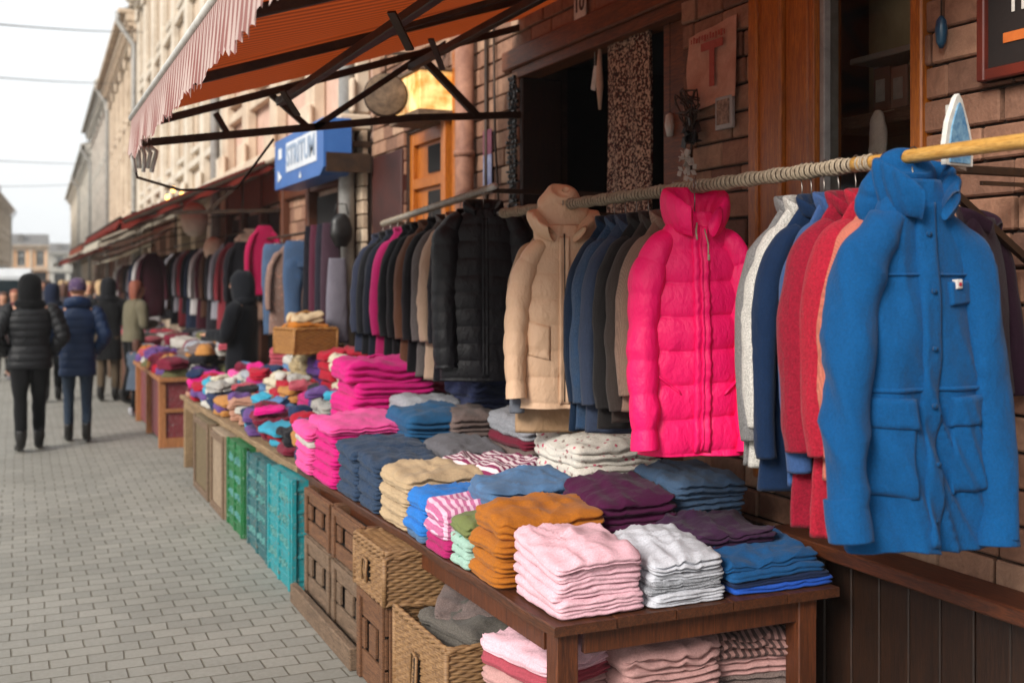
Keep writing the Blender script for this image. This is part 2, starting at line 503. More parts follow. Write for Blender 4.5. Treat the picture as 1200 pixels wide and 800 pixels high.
# ------------------------------------------------------------------ buildings
def brick_strip(wy0, wy1, wz0, wz1, holes, X, name, mat, parent, L_=.25, Hc=.112, seed=1, dep=.03, jit=1.0):
    """single bricks laid on a mortar bed, facing the street"""
    rnd = random.Random(seed)
    mb = MB(); tone = []
    z = wz0; row = 0
    while z < wz1 - .01:
        y = wy0 - (L_ / 2 if row % 2 else 0) + rnd.uniform(-.02, .02)
        while y < wy1:
            l = L_ * rnd.uniform(.75, 1.2)
            a, b = max(y, wy0), min(y + l, wy1)
            zz0, zz1 = z + .005, min(z + Hc, wz1) - .005
            segs = [(a, b)]
            for (h0, h1, k0, k1) in holes:
                if zz1 > k0 and zz0 < k1:
                    ns = []
                    for (p, q) in segs:
                        if q <= h0 or p >= h1: ns.append((p, q))
                        else:
                            if p < h0: ns.append((p, h0))
                            if q > h1: ns.append((h1, q))
                    segs = ns
            for (p, q) in segs:
                if q - p > .03:
                    pr = dep + rnd.uniform(-.006, .006) * jit
                    n0 = len(mb.f)
                    R = Matrix.Rotation(rnd.uniform(-.012, .012), 3, 'X') @ Matrix.Rotation(rnd.uniform(-.008, .008) * jit, 3, 'Z')
                    mb.box((X - pr / 2, (p + q) / 2, (zz0 + zz1) / 2), (pr, q - p - .009, zz1 - zz0), R, .006)
                    tt = min(1, max(0, rnd.gauss(.5, .24)))
                    tone += [tt] * (len(mb.f) - n0)
            y += l
        z += Hc; row += 1
    o = mb.build(name, mat, parent)
    at = o.data.attributes.new('tone', 'FLOAT', 'FACE')
    if len(at.data) == len(tone):
        at.data.foreach_set('value', tone)
    return o

def walls_with_holes(mb, y0, y1, z0, z1, holes, x0, x1):
    """solid wall between x0 and x1 with rectangular openings"""
    ys = sorted({y0, y1, *[h[0] for h in holes], *[h[1] for h in holes]})
    for a, b in zip(ys[:-1], ys[1:]):
        zs = [(h[2], h[3]) for h in holes if h[0] < (a + b) / 2 < h[1]]
        zs.sort(); cur = z0
        for p, q in zs:
            if p > cur: mb.b2((x0, a, cur), (x1, b, p))
            cur = q
        if cur < z1: mb.b2((x0, a, cur), (x1, b, z1))

XW = 2.8
DOOR = (4.35, 6.16, 0.0, 3.02)
WIN = (2.86, 3.74, 0.98, 3.35)
DOOR2 = (7.35, 8.35, 0.0, 2.86)
bb = thing('brick_building', 'brown brick building with dark doorway and orange framed window behind the clothes rail', 'building', (XW, 0, 0))
def bbp(mb, name, mat): return mb.build(name, mat, bb, loc=(-XW, 0, 0))
mb = MB(); walls_with_holes(mb, -3, 9.25, 0, 9.5, [DOOR, WIN, DOOR2], XW, XW + .3)
bbp(mb, 'wall', M['mortar'])
o = brick_strip(.9, 9.2, .3, 3.9, [DOOR, WIN, DOOR2], XW, 'brickwork', M['brick'], bb); o.location = (-XW, 0, 0)
# rooms behind the openings
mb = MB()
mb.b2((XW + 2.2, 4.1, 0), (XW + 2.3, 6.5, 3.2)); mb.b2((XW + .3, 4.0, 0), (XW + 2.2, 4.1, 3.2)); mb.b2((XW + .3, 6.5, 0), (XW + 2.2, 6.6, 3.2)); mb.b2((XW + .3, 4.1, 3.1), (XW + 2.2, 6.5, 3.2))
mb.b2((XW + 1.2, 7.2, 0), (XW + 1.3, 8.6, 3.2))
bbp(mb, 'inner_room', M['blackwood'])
mb = MB()
mb.b2((XW + .75, 2.6, .9), (XW + .8, 4.0, 3.4)); mb.b2((XW + .3, 2.55, .9), (XW + .8, 2.6, 3.4)); mb.b2((XW + .3, 4.0, .9), (XW + .8, 4.05, 3.4)); mb.b2((XW + .3, 2.6, .85), (XW + .75, 4.0, .9)); mb.b2((XW + .3, 2.6, 3.4), (XW + .8, 4.0, 3.45))
bbp(mb, 'window_recess', M['brownint'])
# door lintel and jambs
mb = MB(); mb.b2((XW - .06, 4.2, 3.0), (XW + .1, 6.35, 3.12), .008); mb.b2((XW - .035, 4.24, 2.94), (XW + .1, 6.25, 3.0), .005)
bbp(mb, 'door_lintel', M['lintel'])
mb = MB(); mb.b2((XW - .02, 4.27, 0), (XW + .25, 4.36, 2.94), .008); mb.b2((XW + .04, 4.36, 0), (XW + .25, 4.62, 2.94), .006)
bbp(mb, 'door_jamb', M['lintel'])
mb = MB(); mb.b2((XW - .02, 6.13, 0), (XW + .25, 6.22, 2.94), .008); bbp(mb, 'door_jamb', M['dark_wood'])
# window: wooden boards left of the pane, thin grey stop, pane, right stile
wn = MB(); wn.b2((XW - .07, 3.58, .98), (XW + .1, 3.75, 3.4), .01); wn.b2((XW - .045, 3.44, .98), (XW + .1, 3.58, 3.4), .008)
wn.b2((XW - .085, 3.71, .98), (XW - .02, 3.77, 3.4), .008); wn.b2((XW - .05, 2.85, .98), (XW + .1, 2.905, 3.4), .006)
wn.b2((XW - .06, 2.85, .92), (XW + .12, 3.77, .99), .006); wn.b2((XW - .045, 3.405, .99), (XW + .09, 3.435, 3.4), .004)
win = bbp(wn, 'window', M['orange_wood'])
mb = MB(); mb.b2((XW - .02, 3.375, .99), (XW + .05, 3.403, 3.4), .003); mb.build('window_stop', M['zinc'], win)
mg, t_, bs_, N_, L_ = new_mat('window_glass')
gl = N_('ShaderNodeBsdfGlossy'); gl.inputs['Roughness'].default_value = .03; gl.inputs[0].default_value = (.8, .85, .9, 1)
tr = N_('ShaderNodeBsdfTransparent'); tr.inputs[0].default_value = (.92, .92, .90, 1)
lw = N_('ShaderNodeLayerWeight'); lw.inputs[0].default_value = .10
mxs = N_('ShaderNodeMixShader'); L_(lw.outputs[0], mxs.inputs[0]); L_(tr.outputs[0], mxs.inputs[1]); L_(gl.outputs[0], mxs.inputs[2])
L_(mxs.outputs[0], t_.nodes['Material Output'].inputs[0])
M['glass'] = mg
mb = MB(); mb.b2((XW + .01, 2.905, .99), (XW + .016, 3.375, 3.4)); mb.build('window_pane', M['glass'], win)
mb = MB(); mb.b2((XW + .30, 3.20, 2.33), (XW + .62, 3.74, 2.385), .004); bbp(mb, 'window_shelf', M['crate2'])
mb = MB(); mb.b2((XW + .38, 3.20, 2.615), (XW + .60, 3.70, 2.64), .004); mb.b2((XW + .5, 3.66, 2.385), (XW + .53, 3.69, 2.614)); bbp(mb, 'window_shelf', M['plaster_grey'])
# plank ledge and wood panelling below the rail
mb = MB(); mb.b2((XW - .20, 1.2, .735), (XW - .035, 3.5, .785), .006); bbp(mb, 'ledge', M['brown_wood'])
mb = MB()
y = 1.2
rnd = random.Random(4)
while y < 4.2:
    mb.b2((XW - .075 - rnd.uniform(0, .006), y, 0), (XW - .036, y + .135, .735), .004); y += .14
bbp(mb, 'wood_panelling', M['dark_wood'])
# second doorway: dark red shutter leaf, orange panelled door
dr = MB(); dr.b2((XW + .06, 7.55, 0), (XW + .10, 8.35, 2.86))
for (a, b) in ((7.55, 7.62), (8.28, 8.35)): dr.b2((XW + .02, a, 0), (XW + .06, b, 2.86), .004)
for (a, b) in ((0, .25), (1.1, 1.25), (2.0, 2.1), (2.42, 2.5), (2.76, 2.86)): dr.b2((XW + .022, 7.62, a), (XW + .06, 8.28, b), .004)
d = bbp(dr, 'door', M['orange_wood'])
mb = MB()
for (a, b) in ((1.25, 2.0), (2.1, 2.42), (2.5, 2.76)): mb.b2((XW + .045, 7.66, a + .03), (XW + .058, 8.0, b - .03))
mb.build('door_pane', M['blackwood'], d)
mb = MB(); mb.b2((XW - .05, 8.36, 0), (XW + .02, 9.14, 2.75), .008); bbp(mb, 'shutter', rough_mat('dark_red_wood', '#2a0c08', '#451810', 3, .6))
mb = MB(); mb.b2((XW - .09, 7.28, 0), (XW - .0, 7.36, 2.9), .006); mb.b2((XW - .05, 7.12, 1.9), (XW - .028, 7.24, 3.3), .003); bbp(mb, 'door_frame', M['orange_wood'])
# drain pipe
mb = MB(); mb.tube([(XW - .11, 6.85, .2), (XW - .11, 6.85, 2.3), (XW - .11, 6.85, 3.45)], .062, 16)
for z in (1.6, 2.55): mb.tube([(XW - .11, 6.85, z - .02), (XW - .11, 6.85, z + .02)], .07, 16)
tag(mb.build('drain_pipe', M['pipe']), 'rusty pinkish drain pipe running down the brick wall beside the black coats', 'drain pipe')
mb = MB(); mb.tube([(XW - .05, 6.62, .4), (XW - .05, 6.62, 3.6)], .014, 8); mb.tube([(XW - .05, 6.5, 3.4), (XW - .06, 6.45, 2.6), (XW - .05, 6.42, 2.2), (XW - .05, 6.44, .5)], .008, 6)
tag(mb.build('wall_cable', M['steel']), 'dark cables clipped to the brick wall between pipe and doorway', 'cable')

# neighbour: pale pilaster, brown shop front, plastered upper floors
def facade(name, label, y0, y1, X, height, wallm, trim, rz=0, side=1, sill0=3.6, storeys=2, bay=2.2, shop=True, ww=1.0, grp='houses along the street', pil=True, seed=0, sh=None):
    """one house; local +y runs along the street, the front lies at local x=0, the body behind it"""
    rnd = random.Random(seed)
    ln = y1 - y0
    root = thing(name, label, 'building', (X, y0, 0) if side == 1 else (X, y1, 0), rz + (0 if side == 1 else math.pi), grp)
    n = max(1, int(ln / bay)); bw = ln / n
    sh = sh or (height - sill0 + .6) / storeys
    holes = []
    for s_ in range(storeys):
        z0 = sill0 + s_ * sh; z1 = z0 + sh * .62
        for i in range(n):
            c = (i + .5) * bw
            holes.append((c - ww / 2, c + ww / 2, z0, z1))
    mb = MB()
    shops = []
    if shop:
        for i in range(n): shops.append(((i + .14) * bw, (i + .86) * bw, 0.1, 2.75))
    walls_with_holes(mb, 0, ln, 0, height, holes + shops, 0, .35)
    mb.b2((.35, 0.01, 0), (8, ln - .01, height - .02))
    mb.build('wall', wallm, root)
    if shops:
        mb = MB()
        for h in shops: mb.b2((.2, h[0] + .01, .1), (.34, h[1] - .01, 2.74))
        mb.build('shop_front', M['blackwood'], root)
    mb = MB()
    if pil:
        for i in range(n + 1):
            c = min(max(i * bw, .2), ln - .2)
            mb.b2((-.14, c - .17, 3.15), (-.003, c + .17, height - .55), .02)
            mb.b2((-.20, c - .22, height - .85), (-.143, c + .22, height - .55), .02)
            mb.b2((-.20, c - .22, 3.15), (-.143, c + .22, 3.45), .02)
    for s_ in range(storeys):
        z0 = sill0 + s_ * sh
        mb.b2((-.11, .003, z0 - .34), (-.005, ln - .003, z0 - .22), .01)
    mb.b2((-.30, -.02, 3.0), (-.002, ln + .02, 3.14), .02)
    mb.build('mouldings', trim, root)
    mb = MB()
    mb.b2((-.22, -.05, height - .5), (-.004, ln + .05, height - .3), .02)
    mb.b2((-.42, -.05, height - .297), (-.004, ln + .05, height - .1), .02)
    mb.b2((-.62, -.05, height - .097), (8.1, ln + .05, height + .03), .02)
    k = 0
    while k * .55 < ln:
        mb.b2((-.36, k * .55, height - .42), (-.225, k * .55 + .16, height - .30), .01); k += 1
    mb.build('cornice', trim, root)
    mb = MB()
    mb.raw([(-.5, 0, height + .03), (-.5, ln, height + .03), (3.5, ln, height + 1.6), (3.5, 0, height + 1.6), (8, 0, height + .03), (8, ln, height + .03)],
           [(0, 3, 2, 1), (3, 4, 5, 2), (0, 4, 3), (1, 2, 5)])
    for i in range(max(1, n // 3)):
        c = (i * 3 + 1.5) * bw
        mb.b2((.8, c - .35, height + .2), (2.4, c + .35, height + 1.5), .02)
    mb.build('roof', M['roof'], root)
    # one mesh of frame and of pane, reused for every opening
    fm = MB(); pm = MB(); sm_ = MB(); hh = sh * .62
    for (a, b, c, d_) in ((-ww / 2, -ww / 2 + .07, 0, hh), (ww / 2 - .07, ww / 2, 0, hh), (-ww / 2 + .07, ww / 2 - .07, 0, .07), (-ww / 2 + .07, ww / 2 - .07, hh - .07, hh), (-.03, .03, .07, hh - .07), (-ww / 2 + .07, -.03, hh * .66, hh * .66 + .05), (.03, ww / 2 - .07, hh * .66, hh * .66 + .05)):
        fm.b2((.12, a, c), (.18, b, d_))
    pm.b2((.19, -ww / 2, 0), (.2, ww / 2, hh))
    sm_.b2((-.10, -ww / 2 - .12, -.1), (-.001, ww / 2 + .12, 0), .01); sm_.b2((-.09, -ww / 2 - .15, hh), (-.001, ww / 2 + .15, hh + .2), .01)
    fo = None
    for h in holes:
        if fo is None:
            fo = fm.build('window', M['white_paint'], root); po = pm.build('pane', M['glass_dark'], fo); so = sm_.build('window_sill', trim, fo)
            w_ = fo
        else:
            w_ = fo.copy(); sc.collection.objects.link(w_)
            for q in (po, so):
                c2 = q.copy(); sc.collection.objects.link(c2); c2.parent = w_
        w_.location = (0, (h[0] + h[1]) / 2, h[2])
    if pil:
        mb = MB()
        mb.tube([(-.62, .1, height - .05), (-.62, .1, height - .3), (-.2, .1, height - .9), (-.2, .1, height - 1.2), (-.2, .1, .3)], .07, 8)
        mb.build('drain_pipe', M['zinc'], root)
    return root

nb = facade('shop_house', 'pink and cream plastered shop house with pilasters directly after the brick building', 9.3, 16.2, XW, 9.0, M['plaster_pink'], M['plaster'], seed=3, bay=1.72, sill0=4.2, storeys=2, sh=2.3, ww=.8, shop=False)
def nbp(mb, name, mat): return mb.build(name, mat, nb, loc=(-XW, -9.3, 0))
o = brick_strip(9.22, 9.42, 0, 3.0, [], XW - .06, 'pale_pier', M['palebrick'], nb, .2, .12, 8, .05); o.location = (-XW, -9.3, 0)
o = brick_strip(9.52, 9.84, 0, 3.0, [], XW - .02, 'pale_pier', M['palebrick'], nb, .32, .12, 9, .06); o.location = (-XW, -9.3, 0)
mb = MB(); mb.b2((XW - .12, 9.43, 0), (XW - .03, 9.50, 3.0), .01)
for y in (9.95, 11.2, 12.4, 13.6, 14.9, 16.0): mb.b2((XW - .12, y - .06, 0), (XW - .01, y + .06, 3.0), .01)
mb.b2((XW - .10, 9.9, 2.6), (XW - .01, 16.1, 2.98), .01)
nbp(mb, 'shop_frame', M['brown_wood'])
mb = MB(); mb.b2((XW - .035, 10.05, .1), (XW - .01, 11.1, 2.55)); mb.b2((XW - .035, 12.5, .1), (XW - .01, 13.5, 2.55)); mb.b2((XW - .035, 13.7, .1), (XW - .01, 15.9, 2.55))
mb.build_each('shop_window', M['blackwood'], nb, (-XW, -9.3, 0))
o = brick_strip(11.28, 12.3, .1, 2.6, [], XW - .01, 'brick_panel', M['brick'], nb, .3, .15, 12, .03); o.location = (-XW, -9.3, 0)

# the rest of the row, turning slightly to the right with the street
rows = [
 ('ochre_house', 'tall beige town house with double cornice, second after the brick building', 'plaster', 'stone', 15, 9.4, 2, 2.1),
 ('grey_house', 'grey stone town house with narrow windows between beige and pink houses', 'plaster_grey', 'plaster', 13, 8.9, 2, 1.9),
 ('pink_house', 'pink plastered town house in the middle of the row', 'plaster_pink', 'plaster_grey', 16, 9.2, 2, 2.2),
 ('cream_house', 'cream town house with grey trim, second from the far end of the row', 'plaster', 'plaster_grey', 18, 8.6, 2, 2.3),
 ('pale_house', 'pale grey house closing the far end of the stall row', 'plaster_grey', 'stone', 24, 8.6, 2, 2.6),
]
yy, xx = 16.3, XW
for i, (nm, lb, wm, tm, ln, ht, st, bay) in enumerate(rows):
    ang = rad(-1.0)
    r_ = facade('town_house', lb, yy, yy + ln, xx, ht, M[wm], M[tm], rz=ang, storeys=st, bay=bay, sill0=4.0, ww=.95, seed=20 + i, shop=True)
    yy += ln * math.cos(ang) + .03; xx += -ln * math.sin(ang) + (.0)
# left row (only its far part shows) and the orange house where the street bends
facade('town_house', 'yellow town house at the far left of the street', 78, 101, -1.9, 9.4, M['plaster_yellow'], M['plaster'], rz=rad(-2.4), side=-1, bay=2.5, sill0=4.0, seed=31, grp='houses across the street')
facade('town_house', 'grey house behind the yellow one, left of the orange house', 101.5, 128, -.75, 9.0, M['plaster_grey'], M['plaster'], rz=rad(-2.4), side=-1, bay=2.5, sill0=4.0, seed=32, grp='houses across the street')
facade('town_house', 'dark cornered grey house, nearest one on the left side of the street', 40, 77, -4.4, 9.4, M['plaster_grey'], M['stone'], rz=rad(-2.4), side=-1, bay=2.6, sill0=4.0, seed=33, grp='houses across the street')
r_ = facade('corner_house', 'low orange house facing down the street at its far bend', 0, 9, 0, 6.2, M['plaster_orange'], M['plaster'], storeys=1, bay=2.2, sill0=3.5, seed=40, grp=None)
q = P(58, 328, Y=158); r_.location = (q.x, q.y, 0); r_.rotation_euler = (0, 0, rad(90))
r_ = facade('corner_house', 'distant pale grey block between orange house and stall row', 0, 14, 0, 6.0, M['plaster_grey'], M['plaster_grey'], storeys=1, bay=2.2, sill0=3.5, seed=41, grp=None)
q = P(98, 328, Y=190); r_.location = (q.x, q.y, 0); r_.rotation_euler = (0, 0, rad(90))

# overhead wires across the street
def wire(u0, v0, u1, v1, lab, Yl=24):
    a = P(u0, v0, Y=Yl); b = P(u1, v1, X=XW + .05)
    a2 = a + (a - b) * 1.2
    pts = []
    for i in range(17):
        t = i / 16; p = a2.lerp(b, t); p.z -= .18 * 4 * t * (1 - t) * (1 if i else 1)
        pts.append(p)
    mb = MB(); mb.tube(pts, .011, 6)
    tag(mb.build('overhead_wire', M['steel']), lab, 'wire', 'wires over the street')
wire(-40, 10, 168, 38, 'highest thin wire crossing the sky above the street', 17)
wire(-40, 76, 140, 98, 'thick dark wire crossing the sky below the highest one', 22)
wire(-40, 178, 110, 192, 'faint wire crossing the middle of the sky', 32)
wire(-40, 212, 98, 216, 'lowest faint wire across the sky near the rooftops', 40)

# ------------------------------------------------------------------ awnings
def awning(name, label, y0, y1, xf, zf, xb, zb, mat, valm, frame_m, drop=.17, truss=True, sag=.05, scal=.14, rafters=None, amp=.03, skew=0.0):
    xe = xf
    def xfy(y): return xe + skew * (y1 - y) / (y1 - y0)
    root = thing(name, label, 'awning', (xb, y0, 0), 0, 'awnings over the stalls')
    off = (-xb, -y0, 0)
    ny = max(12, int((y1 - y0) / .1)); nx = 14
    V = []
    raf = rafters or max(2, int((y1 - y0) / 1.25))
    for j in range(ny + 1):
        y = y0 + (y1 - y0) * j / ny
        for i in range(nx + 1):
            t = i / nx
            x = xfy(y) + (xb - xfy(y)) * t
            z = zf + (zb - zf) * t - sag * math.sin(math.pi * t) * abs(math.sin(math.pi * (j / ny) * raf)) ** .7
            V.append((x, y, z))
    n1 = nx + 1
    F = np.array([(j * n1 + i, j * n1 + i + 1, (j + 1) * n1 + i + 1, (j + 1) * n1 + i) for j in range(ny) for i in range(nx)])
    add('cloth', mesh_np('awning_cloth', V, F), mat, root, off)
    # valance: hanging frill with scalloped lower edge
    ny = max(24, int((y1 - y0) / .018)); nz_ = 6; V = []
    rs = random.Random(7)
    for j in range(ny + 1):
        y = y0 + (y1 - y0) * j / ny
        dd = drop * (1 + .06 * math.sin(y * 9) + .04 * math.sin(y * 23)) - .028 * abs(math.sin(math.pi * y / scal))
        for k in range(nz_ + 1):
            t = k / nz_
            V.append((xfy(y) - .012 - amp * t * (.55 + .45 * math.sin(2 * math.pi * y / .085 + .8 * math.sin(y * 3))) - .01 * t, y, zf - dd * t))
    n1 = nz_ + 1
    F = np.array([(j * n1 + i, (j + 1) * n1 + i, (j + 1) * n1 + i + 1, j * n1 + i + 1) for j in range(ny) for i in range(nz_)])
    add('valance', mesh_np('valance', V, F), valm, root, off)
    # sides
    mb = MB(); mb.tube([(xfy(y0) - .01, y0 - .03, zf + .012), (xf - .01, y1 + .05, zf + .012)], .016, 10)
    mb.build('front_bar', frame_m, root, off)
    for j in range(raf + 1):
        y = y0 + (y1 - y0) * j / raf
        mb = MB(); mb.bar((xfy(y) + .02, y, zf - .035), (xb, y, zb - .035 - sag * .3), .032, .04, bev=.004)
        mb.build('rafter', M['steel'], root, off)
    V = []
    for j in range(21):        # flap hanging from the near sloping edge
        t = j / 20
        for k in range(3): V.append((xf + (xb - xf) * t, y0 - .004 - .01 * k * math.sin(t * 30), zf + (zb - zf) * t + .01 - k * .065 * (1 + .1 * math.sin(t * 40))))
    if y0 > 5: add('side_flap', mesh_np('flap', V, [(j * 3 + k, j * 3 + 3 + k, j * 3 + 4 + k, j * 3 + 1 + k) for j in range(20) for k in range(2)]), valm, root, off)
    for t in (.34, .68):
        x = xf + (xb - xf) * t; z = zf + (zb - zf) * t - .085 - sag * .6
        mb = MB(); mb.bar((x, y0, z), (x, y1, z), .04, .04, bev=.004); mb.build('purlin', M['steel'], root, off)
    return root

a1 = awning('awning', 'large orange brown awning with striped pink scalloped valance over the near rail', 2.2, 6.15, .56, 2.56, XW, 3.30, M['awn1'], M['val1'], M['whitebar'], drop=.225, scal=.095, amp=.012)
def a1p(mb, n): return mb.build(n, M['steel'], a1, (-XW, -2.2, 0))
ye = 6.17
for y in (ye, 4.2):
    mb = MB()
    mb.bar((.60, y, 2.44), (2.1, y, 2.66), .035, .04)
    mb.bar((2.1, y, 2.66), (XW, y, 2.72), .035, .04)
    mb.bar((1.05, y, 2.50), (.98, y, 2.62), .03); mb.bar((1.5, y, 2.56), (1.28, y, 2.74), .03)
    mb.bar((1.52, y, 2.57), (2.15, y, 3.02), .035); mb.bar((2.15, y, 3.02), (2.5, y, 2.70), .04)
    mb.bar((2.15, y + .01, 3.0), (2.3, y + .01, 3.12), .05, .012)
    if y == ye: a1p(mb, 'truss')
mb = MB()
for (xa, za, xb_, zb_) in ((1.15, 2.62, 1.25, 2.52), (1.9, 2.93, 2.0, 2.8)):
    for y in (3.6, 5.3): mb.bar((xa, y, za), (xb_, y + .1, zb_), .03, .01)
mb.bar((1.3, 6.1, 2.70), (1.5, 4.6, 2.80), .022); mb.bar((1.5, 4.6, 2.80), (2.2, 4.1, 3.0), .022)
mb.build_each('brace', M['steel'], a1, (-XW, -2.2, 0))
mb = MB(); mb.tube([(.55, 6.18, 2.38), (.58, 6.19, 2.26), (.8, 6.19, 2.2), (1.1, 6.2, 2.22), (1.3, 6.2, 2.50)], .008, 6); a1p(mb, 'hanging_wire')
mb = MB()
for k in range(5): mb.tube([(.56 + .02 * k, 6.15, 2.42), (.555 + .03 * k, 6.17, 2.36 + .01 * k), (.57 + .02 * k, 6.19, 2.29 + .02 * (k % 2))], .012, 6)
mb.build('loose_fringe', M['whitebar'], a1, (-XW, -2.2, 0))
a2 = awning('awning', 'dark red awning over the second stall', 12.4, 18.6, 1.0, 2.36, XW, 3.16, M['awn2'], M['awn2'], M['steel'], drop=.10, sag=.02)
mb = MB(); mb.bar((1.1, 12.42, 2.42), (XW, 12.42, 2.5), .04); mb.bar((1.9, 12.42, 2.47), (2.3, 12.42, 2.85), .04)
mb.build('truss', M['steel'], a2, (-XW, -12.4, 0))
cols = [('cream', 'awn3'), ('rust coloured', 'awn4'), ('pale', 'awn3'), ('dark red', 'awn2'), ('rust brown', 'awn4'), ('pale cream', 'awn3')]
ords = ['third', 'fourth', 'fifth', 'sixth', 'seventh', 'eighth']
y = 18.9
for i in range(6):
    l_ = [4.2, 5.5, 5.5, 7, 8, 9][i]
    dx = (y - 16) * .0175
    awning('awning', f'{cols[i][0]} awning, {ords[i]} along the row of stalls', y, y + l_, 1.15 + dx - .1 * (i % 2), 2.36 + .12 * ((i * 7) % 3) / 2, XW + dx, 3.1 + .1 * (i % 2), M[cols[i][1]], M[cols[i][1]], M['steel'], drop=.14, sag=.04, amp=.02)
    y += l_ + .25
# ------------------------------------------------------------------ folded clothes
def axis_pts(a, r, nin, nr):
    """sample positions along one half-extent a: even inside, angular in the rounded rim"""
    rim = [a - r + r * math.sin(math.pi / 2 * k / nr) for k in range(1, nr + 1)]
    inner = list(np.linspace(-(a - r), a - r, nin))
    return [-x for x in rim[::-1]] + inner + rim

def round_box(a, b, c, r, nx, ny, nzz):
    xs = axis_pts(a, r, nx, 3); ys = axis_pts(b, r, ny, 3); zs = list(np.linspace(-c, c, nzz))
    X, Y, Z = len(xs), len(ys), len(zs)
    idx = {}; pts = []
    def vid(i, j, k):
        q = (i, j, k)
        if q not in idx:
            idx[q] = len(pts); pts.append((xs[i], ys[j], zs[k]))
        return idx[q]
    F = []
    for i in range(X - 1):
        for j in range(Y - 1):
            F.append((vid(i, j, 0), vid(i, j + 1, 0), vid(i + 1, j + 1, 0), vid(i + 1, j, 0)))
            F.append((vid(i, j, Z - 1), vid(i + 1, j, Z - 1), vid(i + 1, j + 1, Z - 1), vid(i, j + 1, Z - 1)))
    for k in range(Z - 1):
        for i in range(X - 1):
            F.append((vid(i, 0, k), vid(i + 1, 0, k), vid(i + 1, 0, k + 1), vid(i, 0, k + 1)))
            F.append((vid(i, Y - 1, k), vid(i, Y - 1, k + 1), vid(i + 1, Y - 1, k + 1), vid(i + 1, Y - 1, k)))
        for j in range(Y - 1):
            F.append((vid(0, j, k), vid(0, j, k + 1), vid(0, j + 1, k + 1), vid(0, j + 1, k)))
            F.append((vid(X - 1, j, k), vid(X - 1, j + 1, k), vid(X - 1, j + 1, k + 1), vid(X - 1, j, k + 1)))
    p = np.array(pts)
    rr = min(r, c * .999)
    lim = np.array([a - r, b - r, c - rr])
    q = np.clip(p, -lim, lim)
    d = p - q
    n = d / np.array([r, r, rr])
    L2 = np.linalg.norm(n, axis=1); L2[L2 < 1e-9] = 1
    mx = np.abs(n).max(axis=1)
    n2 = n / L2[:, None] * mx[:, None]
    out = q + n2 * np.array([r, r, rr])
    return out, np.array(F)

def folded_mesh(a, b, c, seed, wr=1.0, layers=2, sag=None, droop=0.0, fold='-x', res=1.0, top=False, crumple=0.0):
    """a folded garment: half sizes a (x), b (y), c (z); the fold is on one side, the open layers on the others"""
    rs = np.random.RandomState(seed)
    r = min(c * 1.25, .035)
    p, F = round_box(a, b, c, r, int(14 * res) + 2, int(14 * res) + 2, 8 if layers <= 2 else 13)
    x, y, z = p[:, 0].copy(), p[:, 1].copy(), p[:, 2].copy()
    ux, uy, uz = x / a, y / b, z / c
    # layer grooves
    if fold == '-x': openness = 1 - np.clip((-ux - .75) / .25, 0, 1) * .85
    else: openness = 1 - np.clip((-uy - .75) / .25, 0, 1) * .85
    g = np.zeros(len(p))
    lv = [0.0] if layers == 2 else [-.36, .34]
    wav = nz(np.c_[x, y], seed + 5, 14, 1) * .12
    for l_ in lv: g += np.exp(-((uz - l_ - wav) / (.17 if layers == 2 else .13)) ** 2)
    edge = np.maximum(np.abs(ux), np.abs(uy)) > .8
    k = 1 - g * 1.0 * openness * np.where(edge, 1, 0) * (c / max(a, b)) * .9
    x *= k; y *= k
    # pillowy corners, uneven outline
    x *= 1 - .03 * np.abs(uy) ** 6; y *= 1 - .03 * np.abs(ux) ** 6
    ang = np.c_[ux, uy, uz * .5]
    o = 1.02 + nz(ang, seed + 9, 4.5, 3) * .035 * wr
    x *= o; y *= o
    hi = np.clip((uz + 1) / 2, 0, 1)
    P2 = np.c_[p[:, 0], p[:, 1]]
    # wrinkles on the surface: ridges that run across the cloth
    w1 = nz(P2, seed + 1, 20, 2); w2 = nz(P2 * np.array([1, .55]) + .02 * w1[:, None], seed + 2, 75, 1)
    ridge = 1 - np.abs(nz(P2 + .05 * w1[:, None], seed + 3, 34, 1)) * 2
    z += wr * (w1 * .0045 + w2 * .0026 + np.clip(ridge, 0, 1) ** 2 * .0065) * (.35 + .65 * hi) * (1.7 if top else 1)
    z -= c * .14 * (np.maximum(np.abs(ux), np.abs(uy)) ** 4) * hi           # thinner to the edges
    if top:
        z += c * .08 * (1 - ux ** 2) * (1 - uy ** 2) * hi
        for q_ in range(2):      # edges of the turned-in sleeves and hem
            an = rs.uniform(-.5, .5) + q_ * 1.45; ofs = rs.uniform(-.35, .35)
            l_ = ux * math.cos(an) + uy * math.sin(an) - ofs + .06 * w1
            z += (.0045 / (1 + np.exp(-l_ * 26)) - .002 + .0035 * np.exp(-((l_ - .05) / .06) ** 2)) * (hi > .6)
    if droop:
        z -= droop * (np.clip(-ux, 0, 1) ** 3 + np.clip(-uy, 0, 1) ** 3)
    if crumple:
        q3 = np.c_[p[:, 0], p[:, 1], p[:, 2] * 2]
        cr = 1 - 2.2 * np.abs(nz(q3, seed + 11, 32, 1))
        z += crumple * (cr * .5 + nz(P2, seed + 12, 15, 1) * .7) * (.1 + .9 * hi)
        x += crumple * .6 * nz(q3, seed + 13, 20, 1); y += crumple * .6 * nz(q3, seed + 14, 20, 1)
    if sag is not None:
        z += sag(p[:, 0], p[:, 1])
    return np.c_[x, y, z], F

ORD = ['topmost', 'second from top', 'third from top', 'fourth from top', 'fifth from top', 'sixth from top', 'seventh from top', 'eighth from top', 'ninth from top', 'tenth from top']
def ordw(i, n):
    if n == 1: return 'single'
    if i == 0: return 'topmost'
    if i == n - 1: return 'lowest'
    return ORD[i]

